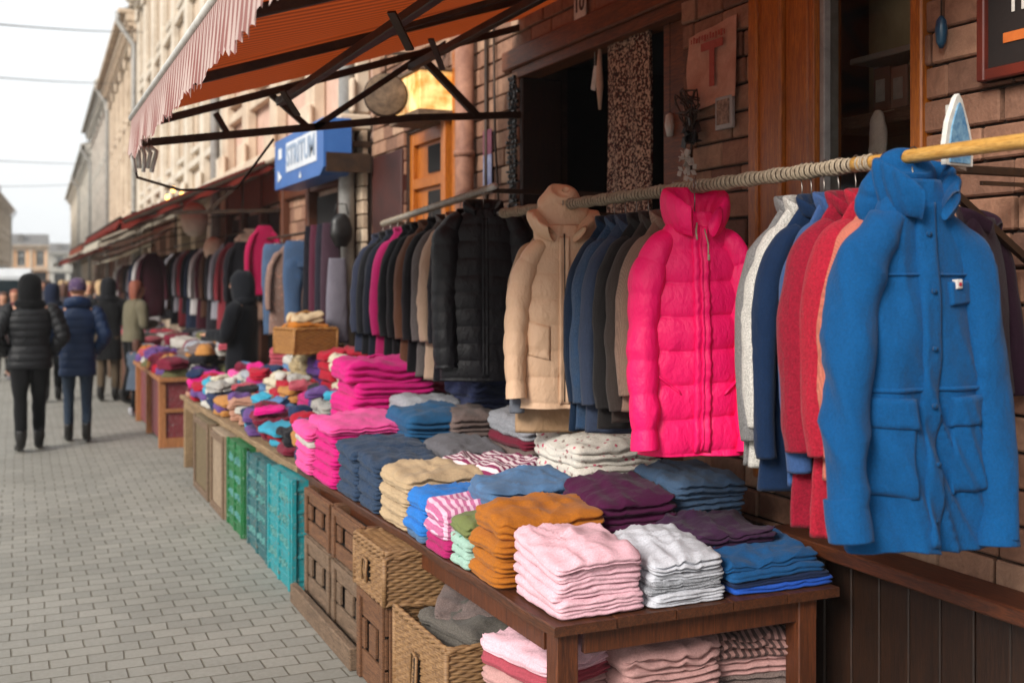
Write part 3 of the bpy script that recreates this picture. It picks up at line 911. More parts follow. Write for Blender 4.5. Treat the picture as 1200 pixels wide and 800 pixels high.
NF = [0]
def collar_part(root, mat, a, b, c, seed):
    mb = MB()
    pts = []
    for k in range(15):
        t = k / 14; an = math.pi * (1.1 * t - .05)
        pts.append((a * .10 + .055 * math.cos(an) * 1.15, b * .15 + .04 * math.sin(an), c + .010 - .007 * math.sin(an * 3)))
    mb.tube(pts, [.005] + [.009 + .002 * math.sin(k * 1.7) for k in range(13)] + [.005], 8)
    return mb.build('collar', mat, root)

def stack(where, items, x0, x1, y0, y1, z0, grp, rz=0.0, jit=1.0, wr=1.0, res=1.0, fold='-x', droop=.008, layers=2, collar=False, tilt=0.0):
    """items from the lowest up: (colour words, noun, material, thickness[, shrink, dx, dy, crumple])"""
    seed = 100 + NF[0] * 17; NF[0] += 1
    rnd = random.Random(seed)
    a, b = (x1 - x0) / 2 * 1.035, (y1 - y0) / 2 * 1.035
    n = len(items); z = z0; gh = 1.27 if (res in (1.1, 1.2, 1.3, 1.4) and z0 >= TZ - .01 and n > 1) else 1.0; bk = .028 if res == 1.7 else .014
    s1, s2 = rnd.uniform(0, 6), rnd.uniform(0, 6)
    for i, it in enumerate(items):
        cw, noun, mat, th = it[:4]; th *= gh
        sh = it[4] if len(it) > 4 else 1.0
        dx = it[5] if len(it) > 5 else 0; dy = it[6] if len(it) > 6 else 0
        cr = it[7] if len(it) > 7 else 0
        lev = (i + .5) / max(n, 1)
        def sag(X, Y, lev=lev, i=i):
            return bk * lev * (Y / b + 1) * .6 + .007 * wr * min(i, 3) / 3 * np.sin(X * 13 + s1) * np.sin(Y * 11 + s2) - tilt * min(i + 1, n) / n * (X / a - 1) * -1 * .5
        aa = a * sh * rnd.uniform(.955, 1.01); bb_ = b * sh * rnd.uniform(.955, 1.01)
        V, F = folded_mesh(aa, bb_, th / 2 * 1.04, seed + i, wr, 3 if th > .044 and res > .9 else layers, sag, droop * (.4 + .6 * lev) * min(1, i), fold, res, top=(i == n - 1), crumple=cr)
        o = add('folded_' + noun.split()[-1], mesh_np('folded', V, F), mat)
        o.location = ((x0 + x1) / 2 + dx + rnd.uniform(-.009, .009) * jit, (y0 + y1) / 2 + dy + rnd.uniform(-.009, .009) * jit, z + th / 2)
        o.rotation_euler = (0, 0, rz + rnd.uniform(-.035, .035) * jit)
        tag(o, f'{ordw(n - 1 - i, n)} {cw} folded {noun} {where}', noun.split()[-1], grp)
        if collar and i == n - 1: collar_part(o, mat, aa, bb_, th / 2 * 1.25, seed)
        z += th * .93
    return z

# ------------------------------------------------------------------ long tables
def edge_x(y): return 1.50 - (y - 3.07) * .0165
TZ = .66
def table(y0, y1, label, topm, legm, apron=True):
    root = thing('market_table', label, 'table', (2.0, y0, 0), 0, 'long wooden stall tables')
    off = (-2.0, -y0, 0)
    xa, xb_ = edge_x(y0), edge_x(y1)
    xr = 2.60
    rnd = random.Random(int(y0 * 10))
    mb = MB()
    n = 5
    for i in range(n):
        f0, f1 = i / n, (i + 1) / n
        A = [xa + (xr - xa) * f0 + (.002 if i else 0), xa + (xr - xa) * f1 - .002]; B = [xb_ + (xr - xb_) * f0 + (.002 if i else 0), xb_ + (xr - xb_) * f1 - .002]
        e0, e1 = rnd.uniform(-.006, .006), rnd.uniform(-.006, .006)
        m = 14; V = []
        for j in range(m + 1):
            t = j / m; yv = y0 + e0 + (y1 + e1 - y0 - e0) * t
            wob = (.006 * math.sin(yv * 7.3) + .004 * math.sin(yv * 17)) if i == 0 else 0
            q0 = A[0] + (B[0] - A[0]) * t + wob; q1 = A[1] + (B[1] - A[1]) * t
            zz = rnd.uniform(-.001, .001)
            V += [(q0, yv, TZ - .032), (q0 + .0, yv, TZ - .005 + zz), (q0 + .005, yv, TZ + zz), (q1, yv, TZ + zz), (q1, yv, TZ - .032)]
        F = []
        for j in range(m):
            for k in range(5):
                F.append((j * 5 + k, j * 5 + (k + 1) % 5, (j + 1) * 5 + (k + 1) % 5, (j + 1) * 5 + k))
        F.append((0, 4, 3, 2, 1)); F.append(tuple(m * 5 + k for k in range(5)))
        mb.raw(V, F)
    mb.build('tabletop', topm, root, off)
    if apron:
        mb = MB(); mb.b2((xa + .13, y0 + .05, TZ - .115), (xr - .06, y0 + .075, TZ - .034), .003)
        mb.bar((xa + .045, y0 + .14, TZ - .075), (xb_ + .045, y1 - .1, TZ - .075), .025, .08)
        mb.bar((xr - .045, y0 + .14, TZ - .075), (xr - .045, y1 - .1, TZ - .075), .025, .08)
        mb.build_each('apron', legm, root, off)
    for (x, y) in ((xa + .065, y0 + .075), (xr - .11, y0 + .075), (xb_ + .07, y1 - .08), (xr - .08, y1 - .08), ((xa + xb_) / 2 + .4, (y0 + y1) / 2)):
        mb = MB(); mb.b2((x - .038, y - .038, 0), (x + .038, y + .038, TZ - .034), .004); mb.build('leg', legm, root, off)
    return root, off
t1, off1 = table(3.07, 6.28, 'near dark brown wooden table with leg at its street corner under the pink sweaters', M['table'], M['table_leg'])
mb = MB(); mb.b2((1.60, 3.12, .26), (2.58, 4.3, .285), .003); mb.b2((1.52, 3.16, .18), (1.55, 4.4, .26)); mb.b2((1.552, 3.17, .18), (2.5, 3.20, .255))
mb.build('shelf', M['brown_wood'], t1, off1)
t2, off2 = table(6.30, 10.7, 'far pale wooden table carrying the mixed heap of clothes', M['table_pale'], M['table_pale'])

# backing behind the tables: dark cloth-hung partition against the wall
G1 = 'clothes folded on the near table'
SW, JN, TS = 'sweater', 'jeans', 'shirt'
c_pink = cloth('#e2b4bf'); c_white = cloth('#c6c8d0', 'satin'); c_blue = cloth('#174e80'); c_navy = cloth('#1e2c4c'); c_royal = cloth('#2454b4')
c_purple = cloth('#4c143c', 'knit'); c_plum = cloth('#3f2240', 'knit'); c_must = cloth('#a8641f'); c_den = cloth('#3c5674', 'denim'); c_den2 = cloth('#46688e', 'denim')
c_dden = cloth('#152b46', 'denim'); c_hot = cloth('#c41a74'); c_rose = cloth('#da4e92'); c_grey = cloth('#5c5b60', 'marl'); c_lgrey = cloth('#8e9096', 'marl')
c_brown = cloth('#6b5c58', 'marl'); c_beige = cloth('#b49c7c'); c_cream = cloth('#c8bca4', 'knit'); c_lblue = cloth('#2a74c4'); c_flor = cloth('#d8d2c8', 'pattern', '#c4506a')
c_stripe = cloth('#e0d0d4', 'stripe', '#7c2c50'); c_pstripe = cloth('#bf6c94', 'stripe', '#e0b8cc'); c_green = cloth('#76804e', 'knit'); c_mint = cloth('#9cbcae', 'pattern', '#4e8a72')
c_teal = cloth('#1e8684'); c_cyan = cloth('#3590ac'); c_red = cloth('#9c142a'); c_burg = cloth('#6c1c30'); c_tan = cloth('#a8743e'); c_lilac = cloth('#5c4078'); c_mag = cloth('#a82464')
c_black = cloth('#1c1b20'); c_khaki = cloth('#a08e6c'); c_peach = cloth('#a87c68'); c_pat = cloth('#9a9690', 'pattern', '#5a5468'); c_dkpurp = cloth('#4c2c6c'); c_coral = cloth('#a04652')
c_tblue = cloth('#1f4e74'); c_wht2 = cloth('#b4b0a8'); c_dusty = cloth('#b48a86'); c_bstr = cloth('#94706a', 'stripe', '#4c3836'); c_dgrey = cloth('#57524c', 'marl')
c_navyd = cloth('#20264e', 'denim'); c_olive = cloth('#5c5a3c')

def rep(c, noun, m, th, n, **k): return [(c, noun, m, th)] * n
stack('at the near street corner of the table', rep('pale pink', SW, c_pink, .034, 6), 1.535, 1.845, 3.11, 3.46, TZ, G1, droop=.010, collar=True, rz=-.03, res=1.7)
stack('between pale pink and blue stacks', [('pale grey', TS, c_white, .024), ('pale grey', TS, c_white, .026), ('light grey', TS, c_lgrey, .022), ('light grey', TS, c_lgrey, .022), ('white', TS, c_white, .026), ('white collared', TS, c_white, .046)], 1.865, 2.145, 3.11, 3.44, TZ, G1, collar=True, res=1.7, rz=.02)
stack('at the wall end of the table front', [('royal blue', SW, c_royal, .032, 1, .03), ('navy', SW, c_navy, .022, 1, .02), ('blue', SW, c_blue, .034, 1, .01), ('blue', SW, c_blue, .036, .97, -.01)], 2.175, 2.57, 3.11, 3.42, TZ, G1, res=1.7, droop=.004)
stack('crumpled on top of the blue sweaters', [('dark plum', 'cardigan', c_plum, .060, 1, 0, 0, .018)], 2.14, 2.48, 3.24, 3.54, TZ + .125, G1, res=1.8)
stack('behind the pale pink stack', rep('mustard', SW, c_must, .048, 3) + [('mustard', SW, c_must, .062)], 1.495, 1.90, 3.485, 3.76, TZ, G1, res=1.4, tilt=.0)
stack('beside the mustard stack at the table edge', [('striped green', TS, c_mint, .030), ('mint patterned', TS, c_mint, .03), ('mint patterned', TS, c_mint, .034), ('olive green', TS, c_green, .05)], 1.485, 1.70, 3.775, 3.95, TZ, G1, res=1.2)
stack('between white and mustard stacks', rep('deep purple', SW, c_purple, .052, 3) + [('deep purple', SW, c_purple, .075, 1, 0, 0, .008)], 1.90, 2.23, 3.50, 3.86, TZ, G1, res=1.4)
stack('behind the plum cardigan', rep('grey blue denim', JN, c_den, .05, 4) + [('grey blue denim', JN, c_den, .055)], 2.25, 2.57, 3.56, 3.92, TZ, G1, res=1.4)
stack('behind the mustard stack', rep('light denim', TS, c_den2, .05, 3) + [('light denim', TS, c_den2, .07, 1, 0, 0, .010)], 1.66, 2.04, 3.90, 4.20, TZ, G1, res=1.4)
stack('under the row of taupe and grey coats', rep('brown patterned', TS, c_bstr, .05, 4) + [('white rose printed', TS, c_flor, .05), ('white rose printed', TS, c_flor, .07, 1, 0, 0, .016)], 2.06, 2.50, 4.02, 4.42, TZ, G1, res=1.4)
stack('between green and blue ones on the table edge', [('magenta', TS, c_mag, .028), ('magenta', TS, c_mag, .03), ('rose pink', TS, c_pstripe, .04), ('rose pink striped', TS, c_pstripe, .055)], 1.48, 1.82, 3.97, 4.20, TZ, G1, res=1.3)
stack('between rose and beige ones on the table edge', [('pale blue', TS, c_den2, .03), ('bright blue', TS, c_lblue, .034), ('bright blue', TS, c_lblue, .036), ('bright blue', TS, c_lblue, .055)], 1.475, 1.86, 4.22, 4.44, TZ, G1, res=1.3)
stack('behind the light denim shirts', [('burgundy trimmed', 'blouse', c_stripe, .06), ('pale pink', 'blouse', c_pink, .05), ('burgundy trimmed white', 'blouse', c_stripe, .07, 1, 0, 0, .020)], 1.80, 2.12, 4.44, 4.82, TZ + .03, G1, res=1.3, rz=.4)
stack('next to the bright blue shirts', rep('beige', SW, c_beige, .045, 3) + [('beige', SW, c_beige, .055)], 1.47, 1.86, 4.46, 4.80, TZ, G1, res=1.3)
stack('lying on the beige sweaters', [('coral pink', 'blouse', c_coral, .022, 1, 0, 0, .010)], 1.62, 1.84, 4.56, 4.82, TZ + .185, G1, res=1.3, rz=.3)
stack('below the hot pink stacks, nearest of them', rep('dark blue', JN, c_dden, .05, 3) + [('dark blue', JN, c_dden, .055)], 1.465, 1.80, 4.83, 5.12, TZ, G1, res=1.2)
stack('next to the folded grey knit', rep('grey knit', SW, c_grey, .05, 3) + [('charcoal knit', SW, c_grey, .07, 1, 0, 0, .01)], 1.82, 2.14, 4.88, 5.26, TZ, G1, res=1.2)
stack('under the beige puffer', rep('dark brown knit', SW, c_brown, .055, 4) + [('burgundy flecked', SW, c_burg, .04), ('light grey marled', SW, c_lgrey, .08, 1, 0, 0, .012)], 2.16, 2.56, 4.72, 5.18, TZ, G1, res=1.2)
stack('beside the light grey marled one', rep('brown marled', SW, c_brown, .06, 4) + [('brown marled', SW, c_brown, .07)], 2.02, 2.30, 5.28, 5.6, TZ, G1, res=1.1)
stack('against the front hot pink stack', rep('dark blue denim', JN, c_dden, .055, 3) + [('dark blue denim', JN, c_dden, .05)], 1.46, 1.86, 5.14, 5.46, TZ, G1, res=1.2)
stack('behind the grey knit ones', rep('teal blue', SW, c_tblue, .06, 4) + [('teal blue', SW, c_tblue, .075)], 1.78, 2.14, 5.32, 5.72, TZ, G1, res=1.1)
stack('lying behind the teal blue stack', rep('navy', SW, c_navy, .06, 4) + [('light grey', SW, c_lgrey, .09, 1, 0, 0, .012)], 1.92, 2.24, 5.76, 6.08, TZ, G1, res=1.1)
stack('under the grey coat', rep('dark navy', JN, c_navyd, .07, 5) + [('dark navy', JN, c_navyd, .10, 1, 0, 0, .03)], 2.24, 2.56, 5.62, 6.0, TZ, G1, res=1.1)
stack('in front hot pink stack', rep('hot pink', SW, c_hot, .045, 4) + [('hot pink', SW, c_hot, .055), ('light rose', SW, c_rose, .04, 1, -.02)], 1.45, 1.88, 5.50, 5.92, TZ, G1, res=1.2)
stack('in the rear hot pink stack', rep('dark pink', SW, c_hot, .082, 4) + [('bright pink', SW, c_hot, .075, 1, .03), ('bright pink', SW, c_hot, .085, .96, -.02, 0, .012)], 1.72, 2.20, 6.10, 6.55, TZ, G1, res=1.2, collar=True)
stack('on table edge beyond the hot pink stack', rep('rose pink', SW, c_rose, .045, 3) + [('white and rose', SW, c_wht2, .03), ('rose pink', SW, c_rose, .05)], 1.43, 1.80, 5.95, 6.28, TZ, G1, res=1.1)

# far table: rows of smaller stacks, listed from its near end
G2 = 'clothes heaped on the far table'
rowF = [('navy and white', c_navyd, TS), ('black', c_black, SW), ('sky blue', c_cyan, TS), ('plum', c_burg, TS), ('violet', c_lilac, TS), ('navy patterned', c_navy, SW), ('pink flecked', c_peach, SW), ('peach', c_peach, SW), ('tan', c_tan, SW), ('navy', c_navy, TS), ('white', c_wht2, TS), ('turquoise', c_cyan, TS), ('crimson', c_red, TS), ('hot pink', c_hot, TS)]
rowM = [('blue denim', c_dden, JN), ('dark denim', c_dden, JN), ('patterned grey', c_pat, SW), ('purple', c_dkpurp, SW), ('magenta', c_mag, SW), ('tan', c_tan, SW), ('crimson', c_red, SW), ('cream', c_cream, SW), ('pale blue', c_den2, TS), ('red', c_red, TS), ('light grey', c_lgrey, TS), ('white', c_wht2, TS), ('rose', c_rose, TS)]
rowB = [('burgundy', c_burg, SW), ('navy', c_navy, SW), ('teal', c_teal, TS), ('blue denim', c_den2, JN), ('striped beige', c_cream, TS), ('crimson', c_red, SW), ('dark purple', c_dkpurp, SW), ('khaki', c_khaki, SW), ('khaki', c_khaki, 'trousers'), ('white', c_wht2, TS), ('pink', c_coral, TS)]
CNT = ['first', 'second', 'third', 'fourth', 'fifth', 'sixth', 'seventh', 'eighth', 'ninth', 'tenth', 'eleventh', 'twelfth', 'thirteenth', 'fourteenth', 'fifteenth']
rnd = random.Random(11)
def heap_row(row, nm, ya, yb, xo, wd, nlo, nhi, th, base=TZ):
    n = len(row); stp = (yb - ya) / n
    for i, (cw, m, noun) in enumerate(row):
        y = ya + stp * i
        x0 = edge_x(y) + xo + rnd.uniform(-.015, .02)
        k = rnd.randint(nlo, nhi)
        its = []
        for j in range(k):
            mm, w2 = m, cw
            if rnd.random() < .22 and j < k - 1:
                q = rnd.choice(row); mm, w2 = q[1], q[0]
            its.append((w2, noun, mm, th * rnd.uniform(.85, 1.2), rnd.uniform(.86, 1), rnd.uniform(-.02, .02), 0, .012 if j == k - 1 else .004))
        stack(f'in {CNT[i]} {nm} pile of the far table', its, x0, x0 + wd, y + .01, y + stp - .01, base, G2, res=.7, jit=3.0, wr=1.4, rz=rnd.uniform(-.25, .25))
heap_row(rowF, 'street-edge', 6.34, 10.55, .02, .34, 3, 4, .048)
heap_row(rowM, 'middle', 6.65, 10.5, .39, .34, 4, 5, .056)
heap_row(rowB, 'wall-side', 6.75, 10.4, .76, .36, 6, 7, .074)

# small rolled things dropped on the far table between the stacks
G2b = 'rolled scarves strewn over the far table'
pal2 = [('crimson', c_red), ('turquoise', c_cyan), ('white', c_wht2), ('plum', c_burg), ('rose', c_coral), ('navy', c_navy), ('violet', c_lilac), ('cream', c_cream), ('pale blue', c_den2), ('patterned grey', c_pat), ('hot pink', c_hot), ('black', c_black)]
for ri, nm in enumerate(('street-edge', 'middle', 'wall-side')):
    for k in range(14):
        cw, m_ = pal2[(k * 5 + ri * 3) % 12]
        y = 6.75 + k * .275 + rnd.uniform(-.06, .06); x = edge_x(y) + (.16, .50, .84)[ri] + rnd.uniform(-.09, .09)
        zz = TZ + (.20, .285, .47)[ri] + rnd.uniform(-.015, .02)
        if ri == 2 and 8.6 < y < 9.25: continue
        V, F = folded_mesh(rnd.uniform(.07, .11), rnd.uniform(.05, .075), .028, 4000 + ri * 20 + k, 1.6, 2, None, .01, res=.45, crumple=.018)
        o = add('rolled_scarf', mesh_np('scarf', V, F), m_); o.location = (x, y, zz); o.rotation_euler = (rnd.uniform(-.2, .2), rnd.uniform(-.2, .2), rnd.uniform(-1.5, 1.5))
        tag(o, f'{cw} rolled scarf, {CNT[k]} of those strewn on the {nm} piles of the far table', 'scarf', G2b)

# ------------------------------------------------------------------ garments under the table
G3 = 'clothes folded on the shelf under the near table'
stack('on the shelf behind the near table leg', rep('dusty pink', JN, c_dusty, .06, 2) + [('rose', SW, c_coral, .05), ('dusty pink', JN, c_pink, .055, 1, 0, 0, .012)], 1.50, 1.80, 3.26, 3.62, .285, G3, res=1.3, rz=.3)
stack('on the shelf under the white shirts', rep('dusty rose', SW, c_dusty, .07, 2) + [('dusty rose', SW, c_dusty, .09, 1, 0, 0, .02)], 1.82, 2.20, 3.18, 3.62, .285, G3, res=1.5, collar=True)
stack('on the shelf under the blue sweaters', [('dusty brown', 'blanket', c_brown, .07), ('dusty rose', 'blanket', c_dusty, .07)] + [('brown striped', 'blanket', c_bstr, .09, 1, 0, 0, .015)], 2.20, 2.56, 3.20, 3.66, .285, G3, res=1.5, rz=-.2)

# ------------------------------------------------------------------ baskets and crates
def woven(mb, o, ux, uz, nrm, wd, hg, pitch=.032, rowh=.0135, amp=.005):
    """a woven wall panel: origin, two edge directions, outward normal"""
    nx = max(8, int(wd / pitch * 4)); nr = int(hg / rowh); nzv = nr * 3
    o, ux, uz, nrm = map(np.array, (o, ux, uz, nrm))
    i = np.arange(nx + 1) / nx * wd; k = np.arange(nzv + 1) / 3 * rowh
    I, K = np.meshgrid(i, k)
    r = np.floor(K / rowh + 1e-6)
    fr = K / rowh - r
    prof = np.where(fr < .1, 0, 1.0)
    d = (.5 + .5 * np.where(r % 2 < 1, 1, -1) * np.sin(np.pi * I / pitch)) * prof * amp * 1.6 + prof * amp * .4
    V = o + I[..., None] * ux + np.minimum(K, hg)[..., None] * uz + d[..., None] * nrm
    n1 = nx + 1
    F = [(a * n1 + b, a * n1 + b + 1, (a + 1) * n1 + b + 1, (a + 1) * n1 + b) for a in range(nzv) for b in range(nx)]
    mb.raw(V.reshape(-1, 3), F, True)

def rope_edge(mb, pts, r=.009):
    P_ = []
    for a, b in zip(pts[:-1], pts[1:]):
        a, b = Vector(a), Vector(b); n = max(2, int((b - a).length / .02))
        for k in range(n): P_.append(a.lerp(b, k / n))
    P_.append(Vector(pts[-1]))
    for ph in (0, math.pi):
        q = [p + Vector((math.sin(i * 1.1 + ph) * r * .5, math.cos(i * .7 + ph) * r * .3, math.cos(i * 1.1 + ph) * r * .55)) for i, p in enumerate(P_)]
        mb.tube(q, r * .8, 6)

def basket(label, x0, x1, y0, y1, z0, z1, mat, lid=False, grp='wicker baskets under the table', slot=True, taper=.02, rz=0.0):
    root = thing('wicker_basket', label, 'basket', ((x0 + x1) / 2, (y0 + y1) / 2, z0), rz, grp)
    a, b, h = (x1 - x0) / 2, (y1 - y0) / 2, z1 - z0
    mb = MB()
    woven(mb, (-a, b, 0), (0, -1, 0), (0, 0, 1), (-1, 0, 0), 2 * b, h)
    woven(mb, (-a, -b, 0), (1, 0, 0), (0, 0, 1), (0, -1, 0), 2 * a, h)
    woven(mb, (a, -b, 0), (0, 1, 0), (0, 0, 1), (1, 0, 0), 2 * b, h)
    woven(mb, (a, b, 0), (-1, 0, 0), (0, 0, 1), (0, 1, 0), 2 * a, h)
    mb.b2((-a + .01, -b + .01, .005), (a - .01, b - .01, .03))
    for sx, sy in ((-1, -1), (-1, 1), (1, -1), (1, 1)): mb.tube([(sx * a, sy * b, 0), (sx * a, sy * b, h)], .011, 8)
    mb.build('body', mat, root)
    mb = MB(); rope_edge(mb, [(-a, -b, h), (a, -b, h), (a, b, h), (-a, b, h), (-a, -b, h)], .012)
    mb.build('rim', mat, root); mb = MB()
    rope_edge(mb, [(-a, -b, .01), (a, -b, .01), (a, b, .01), (-a, b, .01), (-a, -b, .01)], .010)
    mb.build('base_rim', mat, root)
    if slot:
        mb = MB(); mb.box((-a - .008, 0, h * .52), (.012, .05, h * .42), None, .004); mb.build('hand_hole', M['blackwood'], root)
        mb = MB(); mb.tube([(-a - .02, -.032, h * .3), (-a - .026, -.034, h * .5), (-a - .02, -.03, h * .76), (-a - .026, 0, h * .80), (-a - .02, .03, h * .76), (-a - .026, .034, h * .5), (-a - .02, .032, h * .3)], .006, 6); mb.build('handle', mat, root)
    if lid:
        mb = MB()
        woven(mb, (-a, -b, h + .016), (1, 0, 0), (0, 1, 0), (0, 0, 1), 2 * a, 2 * b)
        rope_edge(mb, [(-a, -b, h + .018), (a, -b, h + .018), (a, b, h + .018), (-a, b, h + .018), (-a, -b, h + .018)], .010)
        mb.build('lid', mat, root)
    else:
        mb = MB(); mb.b2((-a + .012, -b + .012, .03), (a - .012, b - .012, h - .07)); mb.build('lining', M['brownint'], root)
    return root
basket('closed wicker hamper with woven lid touching the table underside', 1.355, 1.90, 4.33, 4.76, .40, .598, M['wicker'], True)
basket('open wicker hamper filled with grey clothes beside the near table leg', 1.37, 1.98, 3.66, 4.24, .0, .425, M['wicker'], False)
GB = 'grey clothes in the open hamper'
stack('spread over the clothes in the open hamper', [('grey brown', 'trousers', c_dgrey, .05), ('grey brown', 'trousers', c_dgrey, .05, 1, 0, 0, .015)], 1.44, 1.92, 3.74, 4.14, .36, GB, res=1.4, rz=.2)
stack('laid across the open hamper', [('taupe', 'jacket', c_brown, .04, 1, 0, 0, .02)], 1.48, 1.80, 3.86, 4.18, .44, GB, res=1.4, rz=-.5)

M['worn_light'] = rough_mat('worn_light_paint', '#3a8484', '#7aaaa4', 30, .6)
def crate(name, label, x0, x1, y0, y1, z0, z1, mat, kind='slat', grp=None, cat='crate', holes=True):
    root = thing(name, label, cat, ((x0 + x1) / 2, (y0 + y1) / 2, z0), 0, grp)
    a, b, h = (x1 - x0) / 2, (y1 - y0) / 2, z1 - z0
    rnd = random.Random(int(y0 * 100 + z0 * 7))
    mb = MB()
    if kind == 'slat':
        n = 3; g = .012; sh = (h - g * (n - 1)) / n
        for i in range(n):
            zc = i * (sh + g) + sh / 2
            j = lambda: rnd.uniform(-.003, .003)
            if holes and i == 1:
                for (p, q) in ((-b, -b * .55), (-b * .25, b * .25), (b * .55, b)): mb.box((-a + j(), (p + q) / 2, zc), (.014, q - p, sh), None, .002)
            else: mb.box((-a + j(), 0, zc + j()), (.014, 2 * b, sh), None, .002)
            mb.box((a, 0, zc), (.014, 2 * b, sh), None, .002)
            mb.box((0, -b + .0 + j(), zc + j()), (2 * a - .016, .014, sh), None, .002); mb.box((0, b, zc), (2 * a - .016, .014, sh), None, .002)
        mb.b2((-a + .01, -b + .01, .0), (a - .01, b - .01, .012))
        s = mb.build('slats', mat, root)
        mb = MB()
        for sx in (-1, 1):
            for sy in (-1, 1): mb.box((sx * (a + .014), sy * (b - .025), h / 2), (.013, .045, h - .004), None, .002)
        for sy in (-1, 1):
            for sx in (-1, 1): mb.box((sx * (a - .03), sy * (b + .014), h / 2), (.05, .013, h - .004), None, .002)
        mb.box((-a - .014, 0, h - .02), (.014, 2 * b - .10, .03), None, .002)
        mb.build_each('batten', mat, root)
        mb = MB(); mb.b2((-a + .02, -b + .02, .013), (a - .02, b - .02, h - .05)); mb.build('dark_contents', M['blackwood'], root)
    elif kind == 'ribbed':
        mb.b2((-a + .003, -b + .003, 0), (a - .003, b - .003, h - .01))
        s = mb.build('body', mat, root)
        mb = MB()
        for k in range(5):
            zc = (k + .5) / 5 * h
            mb.box((-a + .002, 0, zc), (.012, 2 * b - .02, .022), None, .004); mb.box((0, -b + .002, zc), (2 * a - .02, .012, .022), None, .004)
        for sy in (-1, 0, 1): mb.box((-a - .001, sy * (b - .015), h / 2), (.020, .03, h - .001), None, .004)
        for sx in (-1, 1): mb.box((sx * (a - .016), -b - .001, h / 2), (.032, .020, h - .001), None, .004)
        mb.build('ribs', mat, root)
        mb = MB()    # worn raised moulding marks on the sides
        for k in range(5):
            mb = MB(); zc = (k + .5) / 5 * h + h * .1
            if zc > h - .03: continue
            yy = -b + .05
            while yy < b - .06:
                l_ = rnd.uniform(.02, .05)
                mb.box((-a - .002, yy, zc + rnd.uniform(-.01, .01)), (.012, .008, rnd.uniform(.025, .05)), Matrix.Rotation(rnd.uniform(-.5, .5), 3, 'X'))
                mb.box((-a - .002, yy + l_ / 2, zc + rnd.uniform(-.02, .02)), (.012, l_, .007)); yy += l_ + .012
            mb.build('raised_marks', M['worn_light'], root)
    else:
        mb.b2((-a, -b, 0), (a, b, h), .004); mb.build('body', mat, root)
        mb = MB()
        for sy in (-1, 1): mb.box((-a - .008, sy * (b - .03), h / 2), (.015, .05, h - .006), None, .003)
        for zc in (.03, h - .04): mb.box((-a - .008, 0, zc), (.014, 2 * b - .12, .05), None, .003)
        for sx in (-1, 1): mb.box((sx * (a - .03), -b - .008, h / 2), (.05, .015, h - .006), None, .003)
        mb.box((0, -b - .008, h / 2), (2 * a - .12, .014, .04), None, .003)
        mb.build_each('batten', M['crate2'], root)
    return root
GC = 'wooden crates stacked under the table'
crate('wooden_crate', 'upper brown slatted crate nearest the hampers', 1.42, 1.84, 4.83, 5.34, .375, .62, M['crate'], grp=GC)
crate('wooden_crate', 'lower brown slatted crate nearest the hampers', 1.42, 1.84, 4.83, 5.34, .06, .365, M['crate2'], grp=GC)
crate('wooden_crate', 'upper brown slatted crate beside the turquoise crate', 1.42, 1.84, 5.39, 5.90, .375, .62, M['crate'], grp=GC)
crate('wooden_crate', 'lower brown slatted crate beside the turquoise crate', 1.42, 1.84, 5.39, 5.90, .06, .365, M['crate2'], grp=GC)
mb = MB(); mb.b2((1.335, 4.78, 0), (1.375, 5.95, .10), .005); mb.b2((1.375, 4.8, 0), (1.9, 4.86, .05), .004); mb.b2((1.375, 5.86, 0), (1.9, 5.92, .05), .004); mb.b2((1.376, 4.87, .0), (1.9, 5.85, .04), .003)
tag(mb.build('wooden_pallet', M['crate2']), 'low grey brown wooden skid under the four slatted crates', 'pallet')
crate('wooden_crate', 'tall slatted crate with hand holes below the closed hamper', 1.375, 1.88, 4.36, 4.74, 0, .395, M['crate'], grp=GC)
GP = 'painted crates under the table'
crate('painted_crate', 'bright turquoise crate with worn paint and ribs', 1.38, 1.80, 6.13, 6.72, 0, .622, M['turq'], 'ribbed', GP)
crate('painted_crate', 'darker teal crate between turquoise and green crates', 1.385, 1.80, 6.78, 7.40, 0, .60, M['teal'], 'ribbed', GP)
crate('painted_crate', 'bright green crate next to the beige box', 1.37, 1.75, 7.52, 8.08, 0, .61, M['green'], 'ribbed', GP)
crate('wooden_box', 'pale beige wooden box between green crate and plywood box', 1.36, 1.75, 8.16, 8.74, 0, .60, wood('beige_board', '#7a6652', '#a8947c', (4, 4, 10), .8), 'box', 'plain boxes under the far table', 'box')
crate('wooden_box', 'olive brown plywood box nearest the far end of the table', 1.36, 1.8, 8.86, 9.62, 0, .61, wood('plywood', '#54462f', '#7c6a4c', (4, 4, 10), .8), 'box', 'plain boxes under the far table', 'box')

# wicker carrier standing on the heap
rt = basket('golden wicker carrying basket full of tan cloths on the heap', 1.94, 2.32, 8.75, 9.10, 1.13, 1.33, M['wicker_gold'], False, None, False, rz=.25)
mb = MB(); mb.tube([(-.19, 0, .19), (-.12, 0, .30), (0, 0, .335), (.12, 0, .30), (.19, 0, .19)], .014, 8); mb.build('handle', M['wicker_gold'], rt)
stack('lying in the golden wicker basket', [('tan', 'cloth', c_tan, .10), ('golden tan', 'cloth', c_must, .07, .95, 0, 0, .02), ('beige', 'cloth', c_beige, .05, .8, 0, 0, .03)], 1.97, 2.29, 8.79, 9.06, 1.21, 'cloths in the golden basket', res=.8, rz=.25, wr=1.5)
